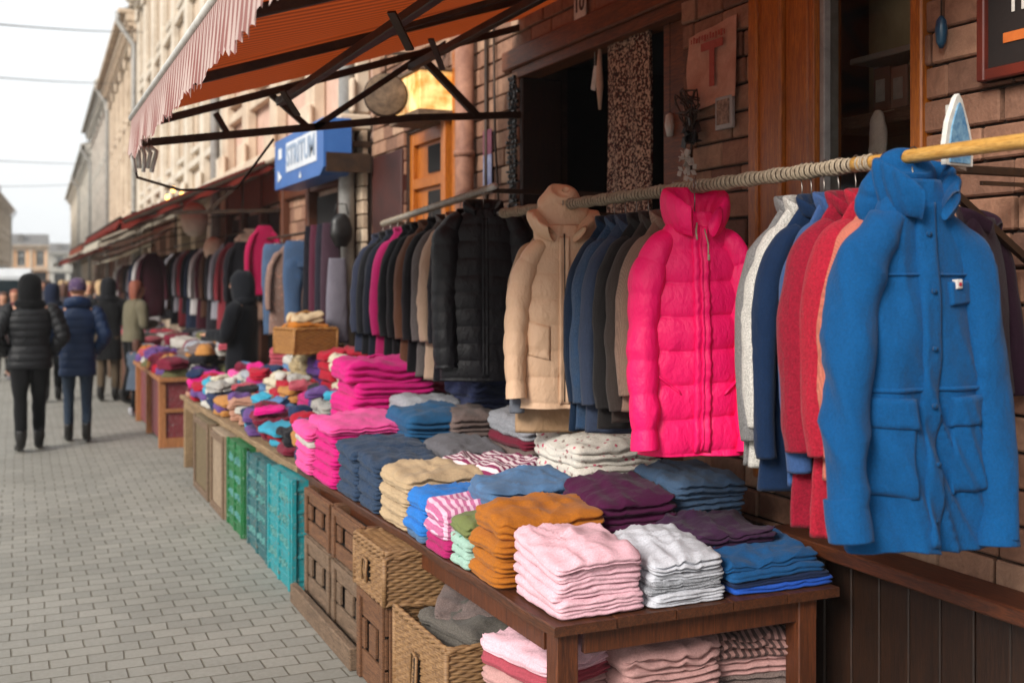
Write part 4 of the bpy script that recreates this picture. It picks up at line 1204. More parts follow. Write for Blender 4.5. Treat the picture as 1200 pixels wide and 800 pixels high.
# ------------------------------------------------------------------ coats on hangers
def catmull(pts, m):
    pts = np.array(pts, float); n = len(pts)
    out = []
    for i in range(m + 1):
        t = i / m * (n - 1); k = min(int(t), n - 2); f = t - k
        p0 = pts[max(k - 1, 0)]; p1 = pts[k]; p2 = pts[k + 1]; p3 = pts[min(k + 2, n - 1)]
        out.append(.5 * ((2 * p1) + (-p0 + p2) * f + (2 * p0 - 5 * p1 + 4 * p2 - p3) * f * f + (-p0 + 3 * p1 - 3 * p2 + p3) * f ** 3))
    return np.array(out)

def quilt(s, sp, amp):
    return amp * (np.abs(np.sin(np.pi * s / sp)) ** .45 - .65)

def loft(pts, rx, ry, m=40, n=28, qs=None, noise_a=.004, nf=14, seed=0, xdir=(1, 0, 0), se=1.0, cap=(True, True), crease=0.0):
    """a tapering limb or sleeve along a curved line"""
    P_ = catmull(np.c_[np.array(pts, float), np.array(rx)[:, None], np.array(ry)[:, None]], m)
    C = P_[:, :3]; RX = P_[:, 3]; RY = P_[:, 4]
    T = np.gradient(C, axis=0); T /= np.linalg.norm(T, axis=1)[:, None]
    X = np.array(xdir, float) - (T @ np.array(xdir, float))[:, None] * T
    X /= np.linalg.norm(X, axis=1)[:, None]; Y = np.cross(T, X)
    s = np.r_[0, np.cumsum(np.linalg.norm(np.diff(C, axis=0), axis=1))]
    a = np.arange(n) / n * 2 * np.pi
    ca = np.sign(np.cos(a)) * np.abs(np.cos(a)) ** se; sa = np.sign(np.sin(a)) * np.abs(np.sin(a)) ** se
    V = C[:, None, :] + X[:, None, :] * (ca[None, :, None] * RX[:, None, None]) + Y[:, None, :] * (sa[None, :, None] * RY[:, None, None])
    N = X[:, None, :] * ca[None, :, None] + Y[:, None, :] * sa[None, :, None]
    d = np.zeros(V.shape[:2])
    if qs: d += quilt(s, *qs)[:, None]
    flat = V.reshape(-1, 3)
    d += (nz(flat, seed, nf * 2.3, 2) * noise_a * .7).reshape(d.shape)
    if crease:
        q_ = np.c_[flat[:, 0] + flat[:, 2] * .5, flat[:, 1] - flat[:, 2] * .35, flat[:, 2] * .35]
        d += crease * (1 - 1.8 * np.abs(nz(q_, seed + 4, 34, 1))).reshape(d.shape)
        fe = s / s[-1]; d += (crease * .35 * np.exp(-((fe - .5) / .12) ** 2))[:, None] * np.sin(s[:, None] * 95 + 1.5 * np.cos(a[None, :] + seed)) * np.clip(.5 + np.cos(a[None, :] * 1 + seed), 0, 1)
    V = (V + N * d[..., None]).reshape(-1, 3)
    m1 = m + 1
    i, k = np.meshgrid(np.arange(m), np.arange(n), indexing='ij')
    F = np.stack([i * n + k, i * n + (k + 1) % n, (i + 1) * n + (k + 1) % n, (i + 1) * n + k], -1).reshape(-1, 4)
    F = [tuple(f) for f in F]
    V = list(map(tuple, V))
    for e, base, c, sgn in ((0, 0, C[0] + T[0] * .03, -1), (1, m * n, C[-1] - T[-1] * .03, 1)):
        if cap[e]:
            r0 = len(V)
            src = np.array(V[base:base + n])
            V += [tuple(q * .9 + c * .1) for q in src]; V.append(tuple(c))
            for k in range(n):
                q = [base + k, base + (k + 1) % n, r0 + (k + 1) % n, r0 + k]
                F.append(tuple(q if sgn == 1 else q[::-1]))
                t_ = [r0 + k, r0 + (k + 1) % n, r0 + n]
                F.append(tuple(t_ if sgn == 1 else t_[::-1]))
    return np.array(V), F

class Coat:
    """geometry of one hanging coat. x across the shoulders, -y is its front, z=0 the hook on the rail"""
    def __init__(s, L=.9, hw=.24, cw=.225, sw=.20, th=.085, neck=.07, top=-.10, dropz=.12, q=None, fold=.012, seed=0, wr=.004, e=2.3, openf=0.0, hem=0.0, waist=None):
        s.__dict__.update(locals()); s.zs = top - dropz; s.zh = top - L
    def wt(s, z):
        z = np.asarray(z, float)
        f = np.clip((z - s.zh) / (s.zs - s.zh), 0, 1)
        w = s.hw + (s.cw - s.hw) * np.clip(f / .65, 0, 1); w = w + (s.sw - s.cw) * np.clip((f - .65) / .35, 0, 1)
        if s.waist is not None: w = w - s.waist * np.exp(-((f - .38) / .08) ** 2)
        g = np.clip((z - s.zs) / (s.top - s.zs), 0, 1)
        w = w + (s.neck - s.sw) * (g ** 1.05)
        w = w * (1 - .14 * np.exp(-((z - s.zs) / .012) ** 2) * 0)
        t = s.th * (1 - .28 * np.clip((f - .6) / .4, 0, 1)) * (1 - .25 * g)
        return w, t
    def disp(s, x, z, sg):
        p = np.stack([x, z * .55, np.full_like(x, sg * .7)], -1).reshape(-1, 3)
        d = nz(p, s.seed, 7, 2).reshape(x.shape) * s.wr * .8
        f = np.clip((s.zs - z) / (s.zs - s.zh), 0, 1)
        d = d + s.fold * f * np.sin(x * 26 + s.seed + 2.2 * np.sin(z * 3 + s.seed) + sg) * .8
        if not s.q:      # long hanging folds and a few slanting drag lines
            q1 = np.stack([x + .10 * np.sin(z * 4 + s.seed), z * .16, x * 0 + sg], -1).reshape(-1, 3)
            q2 = np.stack([np.abs(x) * .8 + z * .45, (x - z) * .10, x * 0 + sg], -1).reshape(-1, 3)
            f1 = nz(q1, s.seed + 7, 72, 1).reshape(x.shape); f2 = nz(q2, s.seed + 8, 60, 1).reshape(x.shape)
            d = d + s.wr * (1.0 * (.25 + f) * (1 - np.abs(f1) * 1.6) + .8 * np.exp(-((f - .1) / .25) ** 2) * f2)
        if s.q:
            wob = nz(np.stack([x * 2, z * .5, x * 0], -1).reshape(-1, 3), s.seed + 3, 6, 1).reshape(x.shape) * .012
            d = d + quilt(z - s.top + wob, *s.q)
            pk = nz(np.stack([x * 1.6, z * .8, x * 0 + sg], -1).reshape(-1, 3), s.seed + 8, 52, 2).reshape(x.shape)
            d = d + pk * s.q[1] * .20 * (1 - np.abs(np.sin(np.pi * (z - s.top) / s.q[0])) * .6)
            d = d - .010 * np.exp(-(x / .014) ** 2) * (1 if sg < 0 else 0)
        return d
    def front(s, x, z, off=0.0, sg=-1):
        x = np.asarray(x, float); z = np.asarray(z, float)
        w, t = s.wt(z)
        y = t * np.maximum(1 - np.abs(x / w) ** s.e, 0) ** (1 / s.e)
        return sg * (y + s.disp(x, z, sg) + off)
    def torso(s, nr=70, n=64):
        z = np.r_[np.linspace(s.zh, s.zs, nr), s.zs + (s.top - s.zs) * (np.linspace(0, 1, 14)[1:] ** .9)]
        a = np.arange(n) / n * 2 * np.pi
        ca = np.sign(np.cos(a)) * np.abs(np.cos(a)) ** (2 / s.e); sa = np.sign(np.sin(a)) * np.abs(np.sin(a)) ** (2 / s.e)
        w, t = s.wt(z)
        X = w[:, None] * ca[None]; Z = np.repeat(z[:, None], n, 1)
        Y = t[:, None] * sa[None]
        sg = np.where(sa < 0, -1, 1)[None] * np.ones_like(Z)
        dF = s.disp(X, Z, -1); dB = s.disp(X, Z, 1)
        m = np.clip(sa * .5 / .25 + .5, 0, 1)[None]
        d = dF * (1 - m) + dB * m
        Y = Y + d * np.where(sa < 0, -1, 1)[None] * np.abs(sa)[None] ** .5
        X = X + d * ca[None] * .6
        Z = Z + s.hem * np.sin(X * 17 + s.seed) * np.clip(1 - (Z - s.zh) / .15, 0, 1)
        V = np.stack([X, Y, Z], -1).reshape(-1, 3); m_ = len(z)
        V = list(map(tuple, V)); F = []
        for i in range(m_ - 1):
            for k in range(n): F.append((i * n + k, i * n + (k + 1) % n, (i + 1) * n + (k + 1) % n, (i + 1) * n + k))
        r0 = len(V)
        for k in range(n): q = V[k]; V.append((q[0] * .95, q[1] * .82, q[2] + .006))
        for k in range(n): q = V[k]; V.append((q[0] * .9, q[1] * .7, q[2] + .10))
        V.append((0, 0, s.zh + .11))
        for k in range(n):
            k2 = (k + 1) % n
            F.append((k2, k, r0 + k, r0 + k2)); F.append((r0 + k2, r0 + k, r0 + n + k, r0 + n + k2)); F.append((r0 + n + k2, r0 + n + k, r0 + 2 * n))
        tb = (m_ - 1) * n; c0 = len(V); V.append((0, 0, s.top - .03))
        for k in range(n): F.append((tb + k, tb + (k + 1) % n, c0))
        return np.array(V), F
    def patch(s, pts4, off=.004, thick=.004, nx=14, nzz=14, sg=-1):
        """a flat piece lying on the front: corners x0,x1,z0,z1 or a list of (x,z) corners"""
        (x00, z00), (x10, z10), (x11, z11), (x01, z01) = pts4
        V = []
        for j in range(nzz + 1):
            for i in range(nx + 1):
                u, v = i / nx, j / nzz
                x = (1 - u) * (1 - v) * x00 + u * (1 - v) * x10 + u * v * x11 + (1 - u) * v * x01
                z = (1 - u) * (1 - v) * z00 + u * (1 - v) * z10 + u * v * z11 + (1 - u) * v * z01
                e = min(u, 1 - u, v, 1 - v) * 2
                V.append((x, z, off + thick * min(1, e * 8) ** .5))
        V = np.array(V)
        y = s.front(V[:, 0], V[:, 1], V[:, 2], sg)
        top = np.c_[V[:, 0], y, V[:, 1]]
        yb = s.front(V[:, 0], V[:, 1], -.012, sg)
        bot = np.c_[V[:, 0], yb, V[:, 1]]
        n1 = nx + 1; N0 = len(top)
        F = [(j * n1 + i, j * n1 + i + 1, (j + 1) * n1 + i + 1, (j + 1) * n1 + i) for j in range(nzz) for i in range(nx)]
        edge = [i for i in range(nx + 1)] + [j * n1 + nx for j in range(1, nzz + 1)] + [nzz * n1 + i for i in range(nx - 1, -1, -1)] + [j * n1 for j in range(nzz - 1, 0, -1)]
        for a, b in zip(edge, edge[1:] + edge[:1]): F.append((b, a, a + N0, b + N0))
        return np.r_[top, bot], F
    def sleeve(s, sx, L=.58, r0=.085, r1=.062, out=.03, fwd=.02, q=None, seed=1, m=56, n=26, crease=.004, flat=.8):
        sh = np.array([sx * (s.sw - .035), 0, s.zs + s.dropz * .10])
        pts = [sh + np.array([-sx * .035, 0, .035]), sh + np.array([sx * .008, -.002, -.005]), sh + np.array([sx * (.040 + out * .3), -.004, -.11]), sh + np.array([sx * (.045 + out * .8), -fwd * .4, -L * .5]), sh + np.array([sx * (.045 + out), -fwd, -L * .8]), sh + np.array([sx * (.04 + out), -fwd * 1.3, -L])]
        rx = [r0 * .45, r0 * .66, r0 * flat, r0 * flat * .92, r1 * flat * 1.05, r1 * flat]; ry = [r0 * .6, r0 * .85, r0, r0 * .95, r1 * 1.08, r1]
        return loft(pts, rx, ry, m, n, q, .0035, 13, seed + 31, (1, 0, 0), 1, (True, True), crease)

def collar_band(r=.075, ry=.065, h=.09, gap=35, flare=.02, thick=.014, puff=.0, z0=-.11, droop=0.0, seed=0, n=46, m=12, tip=0.0, wr=.003, ygap=0):
    """stand collar, open at the front by 2*gap degrees"""
    V = []; rs = np.random.RandomState(seed)
    ph = rs.rand(4) * 6
    prof = []
    for j in range(2 * m):
        a = math.pi * 2 * j / (2 * m)
        prof.append((math.cos(a), math.sin(a)))    # thickness, height
    for i in range(n + 1):
        t = i / n; an = rad(-90 + gap) + t * rad(360 - 2 * gap)
        side = abs(2 * t - 1)
        cx, cy = math.cos(an), math.sin(an)
        for (pt, ph_) in prof:
            hz = (ph_ * .5 + .5) * h
            rr = (pt * thick * (1 + puff * math.sin(math.pi * (ph_ * .5 + .5)))) + flare * (hz / h) ** 1.5 * (1 + .8 * side ** 3 * tip)
            wv = wr * math.sin(i * .55 + ph[0]) + wr * math.sin(i * 1.3 + ph[1] + hz * 30)
            zz = z0 + hz - droop * side ** 4 * (hz / h) - .03 * side ** 2 * (1)
            V.append(((r + rr + wv) * cx, (ry + rr + wv) * cy - ygap * side ** 3, zz))
    k = 2 * m; F = []
    for i in range(n):
        for j in range(k): F.append((i * k + j, i * k + (j + 1) % k, (i + 1) * k + (j + 1) % k, (i + 1) * k + j))
    F.append(tuple(range(k))); F.append(tuple(n * k + j for j in range(k))[::-1])
    return np.array(V), F

def put(name, VF, mat, parent): return add(name, mesh_np(name, *VF), mat, parent)

M['hanger_wire'] = rough_mat('hanger_wire', '#6a6460', '#a09890', 20, .35, .1, .9)
M['hanger_wood'] = wood('hanger_wood', '#b89468', '#dcc09a', (20, 4, 4), .5, .2)
M['hanger_white'] = rough_mat('white_hanger', '#bcbab4', '#dcdad4', 20, .5)
def hanger(label, loc, rz, kind='wire', grp='hangers on the clothes rails', w_=.17, top=-.10, parts=True):
    root = thing('coat_hanger', label, 'hanger', loc, rz, grp)
    mb = MB(); pts = []
    for k in range(13):
        a = rad(200 - k * 23); pts.append((0 + .022 * math.cos(a) * .2, .024 * math.cos(a), .002 + .024 * math.sin(a)))
    pts += [(0, 0, -.045), (0, 0, top + .01)]
    mb.tube(pts, .0022, 6); mb.build('hook', M['hanger_wire'], root)
    mt = {'wire': M['hanger_wire'], 'wood': M['hanger_wood'], 'white': M['hanger_white']}[kind]
    r = {'wire': .0025, 'wood': .010, 'white': .007}[kind]
    mb = MB(); mb.tube([(-w_ * .66, 0, top - .12), (-w_ * .4, 0, top - .08), (-.025, 0, top - .035), (0, 0, top - .02), (.025, 0, top - .035), (w_ * .4, 0, top - .08), (w_ * .66, 0, top - .12)], [r * .8, r, r * 1.3, r * 1.5, r * 1.3, r, r * .8], 8)
    mb.build('shoulder_bar', mt, root)
    return root

# main rail: X about 2.1, from Y 1.9 to 4.7
RX, RZ = 2.10, 2.035
rail = thing('clothes_rail', 'long clothes rail wound with rope over the near table', 'clothes rail', (RX, 4.9, RZ))
mb = MB(); mb.tube([(0, 0, 0), (0, -2.62, 0)], .013, 12); mb.build('pole', M['steel'], rail)
mb = MB(); pts = []
n = 2300
for k in range(n):
    t = k / n; a = k * .62
    r = .0185 + .002 * math.sin(k * .05) + .0015 * math.sin(k * .31)
    pts.append((math.cos(a) * r, -.05 - t * 2.5, math.sin(a) * r))
mb.tube(pts, .0042, 5); mb.build('rope_winding', M['rope'], rail)
for y in (-.1, -2.5):
    mb = MB(); mb.bar((.0, y, 0), (XW - RX - .0, y, .0), .025, .025, bev=.003); mb.bar((.25, y, -.01), (XW - RX - .01, y, -.3), .02, .02)
    mb.build('wall_bracket', M['steel'], rail)
bam = thing('bamboo_pole', 'yellow bamboo pole tied on as the near end of the rail', 'pole', (RX, 2.42, RZ))
mb = MB(); pts = []; rr = []
for k in range(60):
    y = -k * .025; pts.append((.003 * math.sin(k * .2), y, .003 * math.sin(k * .13))); nd = abs((k * .025) % .33 - .0)
    rr.append(.0185 + (.0035 if nd < .02 else 0))
mb.tube(pts, rr, 14); mb.build('cane', M['bamboo'], bam)
mb = MB(); pts = [(math.cos(k * .6) * .023, -.13 - k * .0009 + .02 * math.sin(k * .09), math.sin(k * .6) * .023) for k in range(50)]; mb.tube(pts, .0022, 5); mb.build('wire_tie', M['steel'], bam)
mb = MB(); mb.bar((0, -1.2, .0), (XW - RX, -1.2, 0), .03, .03, bev=.003); mb.build('wall_bracket', M['steel'], bam)

def yrail(u, X=RX): return P(u, X=X).y
def hemL(u, v, top=-.10, X=RX, z=RZ):
    p = P(u, v, X=X); return (z + top) - p.z

def plain_coat(label, cat, u, vhem, mat, rz=0.0, cw=.175, sw=.155, hw=.20, th=.03, q=None, slL=.56, seed=0, grp='coats on the near rail', lres=1.0, X=RX, rail_z=RZ, Y=None, collar='stand', out=.035, r0=.046, name='coat', sleeves=True, wr=.004, fold=.008, hk='wire', fwd=.03, top=-.10, hgrp='hangers on the near rail', zoff=0, L=None):
    y = yrail(u, X) if Y is None else Y
    L = L if L is not None else hemL(u, vhem, top, X, rail_z)
    c = Coat(L=L, hw=hw, cw=cw, sw=sw, th=th, q=q, fold=fold, seed=seed, wr=wr, top=top, hem=.004)
    root = thing(name, label, cat, (X, y, rail_z), rz, grp)
    put('body', c.torso(int(54 * lres), int(44 * lres) // 2 * 2), mat, root)
    if sleeves:
        for sx in (-1, 1):
            put('sleeve', c.sleeve(sx, slL, r0, r0 * .82, out, fwd, q, seed + sx, int(40 * lres), 20, .004, .75), mat, root)
    if collar:
        put('collar', collar_band(.065, .045, .055, 40, .015, .009, 0, top - .02, .02, seed, 30, 6), mat, root)
    return root, c

BL = [  # neck u, hem v, colour, kind, label, cat, options
 (650, 462, '#62666f', 'plain', 'grey wool coat at the far end of the near rail, behind the beige puffer', dict(slL=.66)),
 (720, 500, '#0c2036', 'plain', 'dark navy coat next to the beige puffer on the near rail', dict()),
 (733, 500, '#1b3450', 'denim', 'navy denim jacket, second between beige and pink puffers', dict()),
 (746, 505, '#323c50', 'plain', 'slate blue coat, third between beige and pink puffers', dict(hk='white')),
 (760, 500, '#1e1c1c', 'plain', 'charcoal coat in the middle between beige and pink puffers', dict()),
 (774, 492, '#372f2b', 'plain', 'dark brown grey coat, second from the pink puffer', dict()),
 (789, 478, '#8a6f60', 'knit', 'taupe brown knitted coat directly behind the pink puffer', dict(slL=.5)),
 (940, 540, '#6c6a6a', 'marl', 'grey marled cardigan just after the pink puffer', dict(hk='white')),
 (951, 545, '#b0aca6', 'marl', 'pale grey knitted cardigan beside the navy coat', dict(slL=.52)),
 (966, 572, '#0e2340', 'plain', 'dark navy long coat between pale cardigan and slate one', dict(slL=.60)),
 (983, 560, '#344f7c', 'plain', 'slate blue smooth jacket with a turquoise lining next to the red fleece', dict(slL=.62)),
 (1003, 610, '#86142a', 'fleece', 'dark red fleece coat with bent sleeve', dict(wr=.006, r0=.065)),
 (1025, 622, '#a01c30', 'fleece', 'bright red fleece coat next to the coral one', dict(wr=.006, r0=.06)),
 (1046, 560, '#c4705e', 'knit', 'coral knitted cardigan half hidden behind the blue parka', dict()),
]
for i, (u, v, col, kd, lab, op) in enumerate(BL):
    mt = cloth(col, kd)
    hk = op.pop('hk', 'wire')
    r_, c_ = plain_coat(lab, 'coat', u, v, mt, rz=rad(random.Random(i + 5).uniform(-13, 9)), seed=i * 5 + 3, **op)
    hanger(f'{"white" if hk == "white" else "wire"} hanger inside the {" ".join(lab.split()[:3])}', r_.location, r_.rotation_euler.z, hk, 'hangers on the near rail')

# beige puffer with rolled hood
def placket(c, x0, x1, z0, z1, mat, root, off=.006, thick=.006, name='placket', ruffle=0.0):
    V, F = c.patch([(x0, z0), (x1, z0), (x1, z1), (x0, z1)], off, thick, 6, 60)
    if ruffle:
        N0 = len(V) // 2
        V[:N0, 0] += ruffle * np.sin(V[:N0, 2] * 170); V[:N0, 1] -= ruffle * .9 * np.sin(V[:N0, 2] * 170 + 1)
    return put(name, (V, F), mat, root)

def beige():
    mt = cloth('#d8b494', 'nylon')
    u = 668; y = yrail(u) + .02
    root = thing('puffer_jacket', 'beige quilted puffer jacket with a thick rolled hood collar', 'jacket', (RX - .02, y, RZ), rad(-22), 'coats on the near rail')
    c = Coat(L=.76, hw=.20, cw=.185, sw=.15, th=.07, q=(.105, .009), fold=.014, seed=41, wr=.006, top=-.085, dropz=.13)
    put('body', c.torso(150, 110), mt, root)
    for sx in (-1, 1): put('sleeve', c.sleeve(sx, .60, .062, .050, .045, .05, (.10, .006), 50 + sx, 110, 34, .003, .85), mt, root)
    V, F = collar_band(.085, .075, .12, 28, .045, .028, .25, -.13, .06, 5, 60, 10, .6, .006); put('collar', (V, F), mt, root)
    V, F = loft([(0, .05, -.22), (0, .06, -.13), (0, .055, -.05), (0, .035, .02), (.01, .01, .05), (.01, 0, .06)], [.09, .125, .12, .09, .05, .01], [.04, .06, .07, .06, .04, .01], 60, 40, None, .012, 16, 12, (1, 0, 0), 1, (True, True), .008); put('hood', (V, F), mt, root)
    placket(c, -.022, .022, c.zh + .02, c.top - .05, mt, root)
    placket(c, -.003, .003, c.zh + .03, c.top - .04, M['steel'], root, .010, .004, 'zip')
    for sx in (-1, 1):
        V, F = c.patch([(sx * .06, c.zh + .20), (sx * .15, c.zh + .22), (sx * .15, c.zh + .36), (sx * .06, c.zh + .34)], .004, .006); put('pocket', (V, F), mt, root)
    hanger('wire hanger inside the beige puffer', root.location, root.rotation_euler.z, 'wire', 'hangers on the near rail')
    c2 = Coat(L=.86, hw=.17, cw=.17, sw=.16, th=.035, fold=.01, seed=44, wr=.004, top=-.10)
    r2 = thing('long_coat', 'light tan long coat showing below the hem of the beige puffer', 'coat', (RX - .0, y + .12, RZ), rad(-10), 'coats on the near rail')
    put('body', c2.torso(50, 40), cloth('#a88868', 'nylon'), r2)
    for sx in (-1, 1): put('sleeve', c2.sleeve(sx, .6, .05, .04, 0, .0, None, 3), cloth('#a88868', 'nylon'), r2)
    hanger('wire hanger inside the light tan long coat', r2.location, r2.rotation_euler.z, 'wire', 'hangers on the near rail')
beige()

def pink():
    mt = cloth('#ee1466', 'nylon')
    u = 826; y = yrail(u)
    root = thing('puffer_jacket', 'hot pink quilted puffer jacket on a pale wooden hanger', 'jacket', (RX - .04, y, RZ), rad(-14), 'coats on the near rail')
    c = Coat(L=.80, hw=.19, cw=.18, sw=.15, th=.080, q=(.112, .015), fold=.012, seed=77, wr=.006, top=-.09, dropz=.13, neck=.07)
    put('body', c.torso(170, 120), mt, root)
    put('sleeve', c.sleeve(-1, .66, .066, .052, .03, .045, (.11, .008), 61, 130, 38, .005, .85), mt, root)
    put('sleeve', c.sleeve(1, .67, .074, .056, .015, .07, (.115, .010), 62, 130, 38, .006, .9), mt, root)
    V, F = collar_band(.078, .068, .145, 26, .020, .021, .35, -.145, .05, 9, 64, 10, .5, .0018, .02); put('collar', (V, F), mt, root)
    placket(c, -.026, .026, c.zh + .012, c.top - .05, mt, root, .008, .006, 'placket', .0018)
    placket(c, -.004, .004, c.zh + .015, c.top - .045, mt, root, .014, .006, 'zip', .001)
    for sx in (-1, 1):
        V, F = c.patch([(sx * .07, c.zh + .20), (sx * .15, c.zh + .26), (sx * .155, c.zh + .275), (sx * .075, c.zh + .215)], .004, .006, 14, 4); put('pocket', (V, F), mt, root)
    mb = MB(); mb.tube([(-.02, -.078, -.13), (-.028, -.095, -.16), (-.03, -.11, -.185)], .003, 6); mb.tube([(.004, -.085, -.15), (.006, -.115, -.20), (.004, -.12, -.235)], .0025, 6)
    mb.box((.005, -.122, -.243), (.008, .006, .02), None, .002); mb.build('drawcord', M['rope'], root)
    hanger('pale wooden hanger holding the hot pink puffer', root.location, root.rotation_euler.z, 'wood', 'hangers on the near rail')
pink()

def parka():
    mt = cloth('#08497c', 'canvas')
    u = 1070; y = yrail(u)
    root = thing('parka', 'large blue parka with flap pockets hanging nearest the bamboo pole', 'jacket', (RX - .0, y, RZ), rad(-5), 'coats on the near rail')
    c = Coat(L=.935, hw=.205, cw=.175, sw=.140, th=.075, fold=.020, seed=91, wr=.013, top=-.06, dropz=.15, neck=.07, waist=.012, hem=.008)
    put('body', c.torso(150, 120), mt, root)
    put('sleeve', c.sleeve(-1, .74, .074, .055, .085, .045, None, 71, 130, 40, .008, .8), mt, root)
    put('sleeve', c.sleeve(1, .78, .078, .060, .055, .05, None, 72, 130, 40, .009, .85), mt, root)
    # cuffs
    V, F = collar_band(.080, .065, .14, 26, .018, .015, .15, -.135, .07, 19, 64, 10, .6, .004, .02); put('collar', (V, F), mt, root)
    V, F = loft([(0, .05, -.20), (0, .06, -.14), (.0, .05, -.08), (-.005, .03, -.02), (-.01, .01, -.005)], [.08, .11, .11, .07, .01], [.03, .05, .055, .05, .01], 60, 40, None, .012, 15, 15, (1, 0, 0), 1, (True, True), .010); put('hood', (V, F), mt, root)
    placket(c, -.030, .024, c.zh + .02, c.top - .06, mt, root, .006, .006)
    for z_ in np.linspace(c.zh + .08, c.top - .14, 6):
        mb = MB(); yy = float(c.front(0., z_, .016)); mb.tube([(-.004, yy + .004, z_), (-.004, yy - .003, z_)], .0065, 10); mb.build('snap', cloth('#08406c', 'plain'), root)
    for sx in (-1, 1):
        z0 = c.zh + .14
        V, F = c.patch([(sx * .065, z0), (sx * .175, z0 + .01), (sx * .175, z0 + .23), (sx * .065, z0 + .22)], .006, .006, 20, 20); pk = put('pocket', (V, F), mt, root)
        V, F = c.patch([(sx * .06, z0 + .205), (sx * .12, z0 + .165), (sx * .18, z0 + .215), (sx * .18, z0 + .255)] if False else [(sx * .058, z0 + .17), (sx * .182, z0 + .175), (sx * .182, z0 + .25), (sx * .058, z0 + .245)], .014, .006, 20, 10); put('pocket_flap', (V, F), mt, pk)
    V, F = c.patch([(.055, c.zs - .17), (.135, c.zs - .165), (.135, c.zs - .105), (.055, c.zs - .11)], .006, .005); put('chest_pocket', (V, F), mt, root)
    V, F = c.patch([(-.19, c.zs - .095), (.19, c.zs - .095), (.19, c.zs - .088), (-.19, c.zs - .088)], .003, .004, 50, 3); put('yoke_seam', (V, F), mt, root)
    V, F = c.patch([(-.205, c.zh + .40), (.205, c.zh + .40), (.205, c.zh + .412), (-.205, c.zh + .412)], .003, .004, 60, 3); put('waist_seam', (V, F), mt, root)
    V, F = c.patch([(.072, c.zs - .128), (.092, c.zs - .127), (.092, c.zs - .103), (.072, c.zs - .104)], .014, .003); bd = put('badge', (V, F), cloth('#c8c0bc', 'plain'), root)
    yy = float(c.front(.082, c.zs - .116, .018)); mb = MB(); mb.box((.082, yy - .001, c.zs - .116), (.009, .002, .009), None, .001); mb.build('badge_mark', cloth('#a02838'), bd)
    for sx in (-1, 1):
        sh = np.array([sx * (c.sw - .035), 0, c.zs]); L = .74 if sx < 0 else .78; r = .060 if sx < 0 else .065; ou = .085 if sx < 0 else .055; fw = .045 if sx < 0 else .05
        V, F = loft([sh + np.array([sx * (.045 + ou), -fw * .95, -L + .10]), sh + np.array([sx * (.043 + ou), -fw * 1.15, -L + .05]), sh + np.array([sx * (.04 + ou), -fw * 1.32, -L - .005])], [r * .80 + .003] * 3, [r * .96 + .003] * 3, 14, 36, None, .003, 20, 5); put('cuff', (V, F), mt, root)
    hanger('pale wooden hanger inside the large blue parka', root.location, root.rotation_euler.z, 'wood', 'hangers on the near rail')
parka()

# dark jacket and bags on the wall right of the parka
r_, c_ = plain_coat('dark purple jacket hung on the wall behind the bamboo pole', 'jacket', 1150, 0, cloth('#2a1624'), rz=rad(25), X=2.55, Y=P(1150, X=2.55).y, rail_z=2.0, L=.52, th=.05, seed=88, grp=None, name='jacket', slL=.42)
mb = MB(); p = P(1150, X=2.55); mb.bar((p.x, p.y, 2.0), (XW - .03, p.y, 2.0), .012); tag(mb.build('wall_hook', M['steel']), 'dark iron hook holding the dark purple jacket', 'hook')
mb = MB()
p = P(1124, X=2.22)
V = []
prof = [(-.055, .0), (-.058, .05), (-.045, .11), (-.012, .175), (.0, .185), (.014, .17), (.045, .10), (.06, .05), (.058, 0)]
def leaf(prof, y, s=1): return [(x * s, y, z * s) for x, z in prof]
b_ = leaf(prof, 0) + leaf(prof, .014)
n = len(prof)
F = [tuple(range(n)), tuple(range(2 * n - 1, n - 1, -1))] + [(i, i + n, (i + 1) % n + n, (i + 1) % n) for i in range(n)]
rt = thing('paper_bag', 'pointed white and blue paper bag tucked behind the bamboo pole', 'paper bag', (p.x, p.y, RZ - .02), rad(10))
mb.raw([(x, y, z) for x, y, z in b_], F); mb.build('front_sheet', M['white_paper'], rt)
mb = MB(); mb.raw([(x * .74, y - .004 if y == 0 else .003, z * .84 + .006) for x, y, z in b_], F); mb.build('printed_panel', M['blue_paper'], rt)
mb = MB(); V = [(.0, .02, .0), (.0, .02, .16), (.08, .05, .15), (.14, .08, .07), (.15, .08, 0)]; V2 = [(x, y + .02, z) for x, y, z in V]
mb.raw(V + V2, [(0, 1, 2, 3, 4), (9, 8, 7, 6, 5)] + [(i, i + 5, (i + 1) % 5 + 5, (i + 1) % 5) for i in range(5)]); mb.build('rear_sheet', M['plaster_grey'], rt)

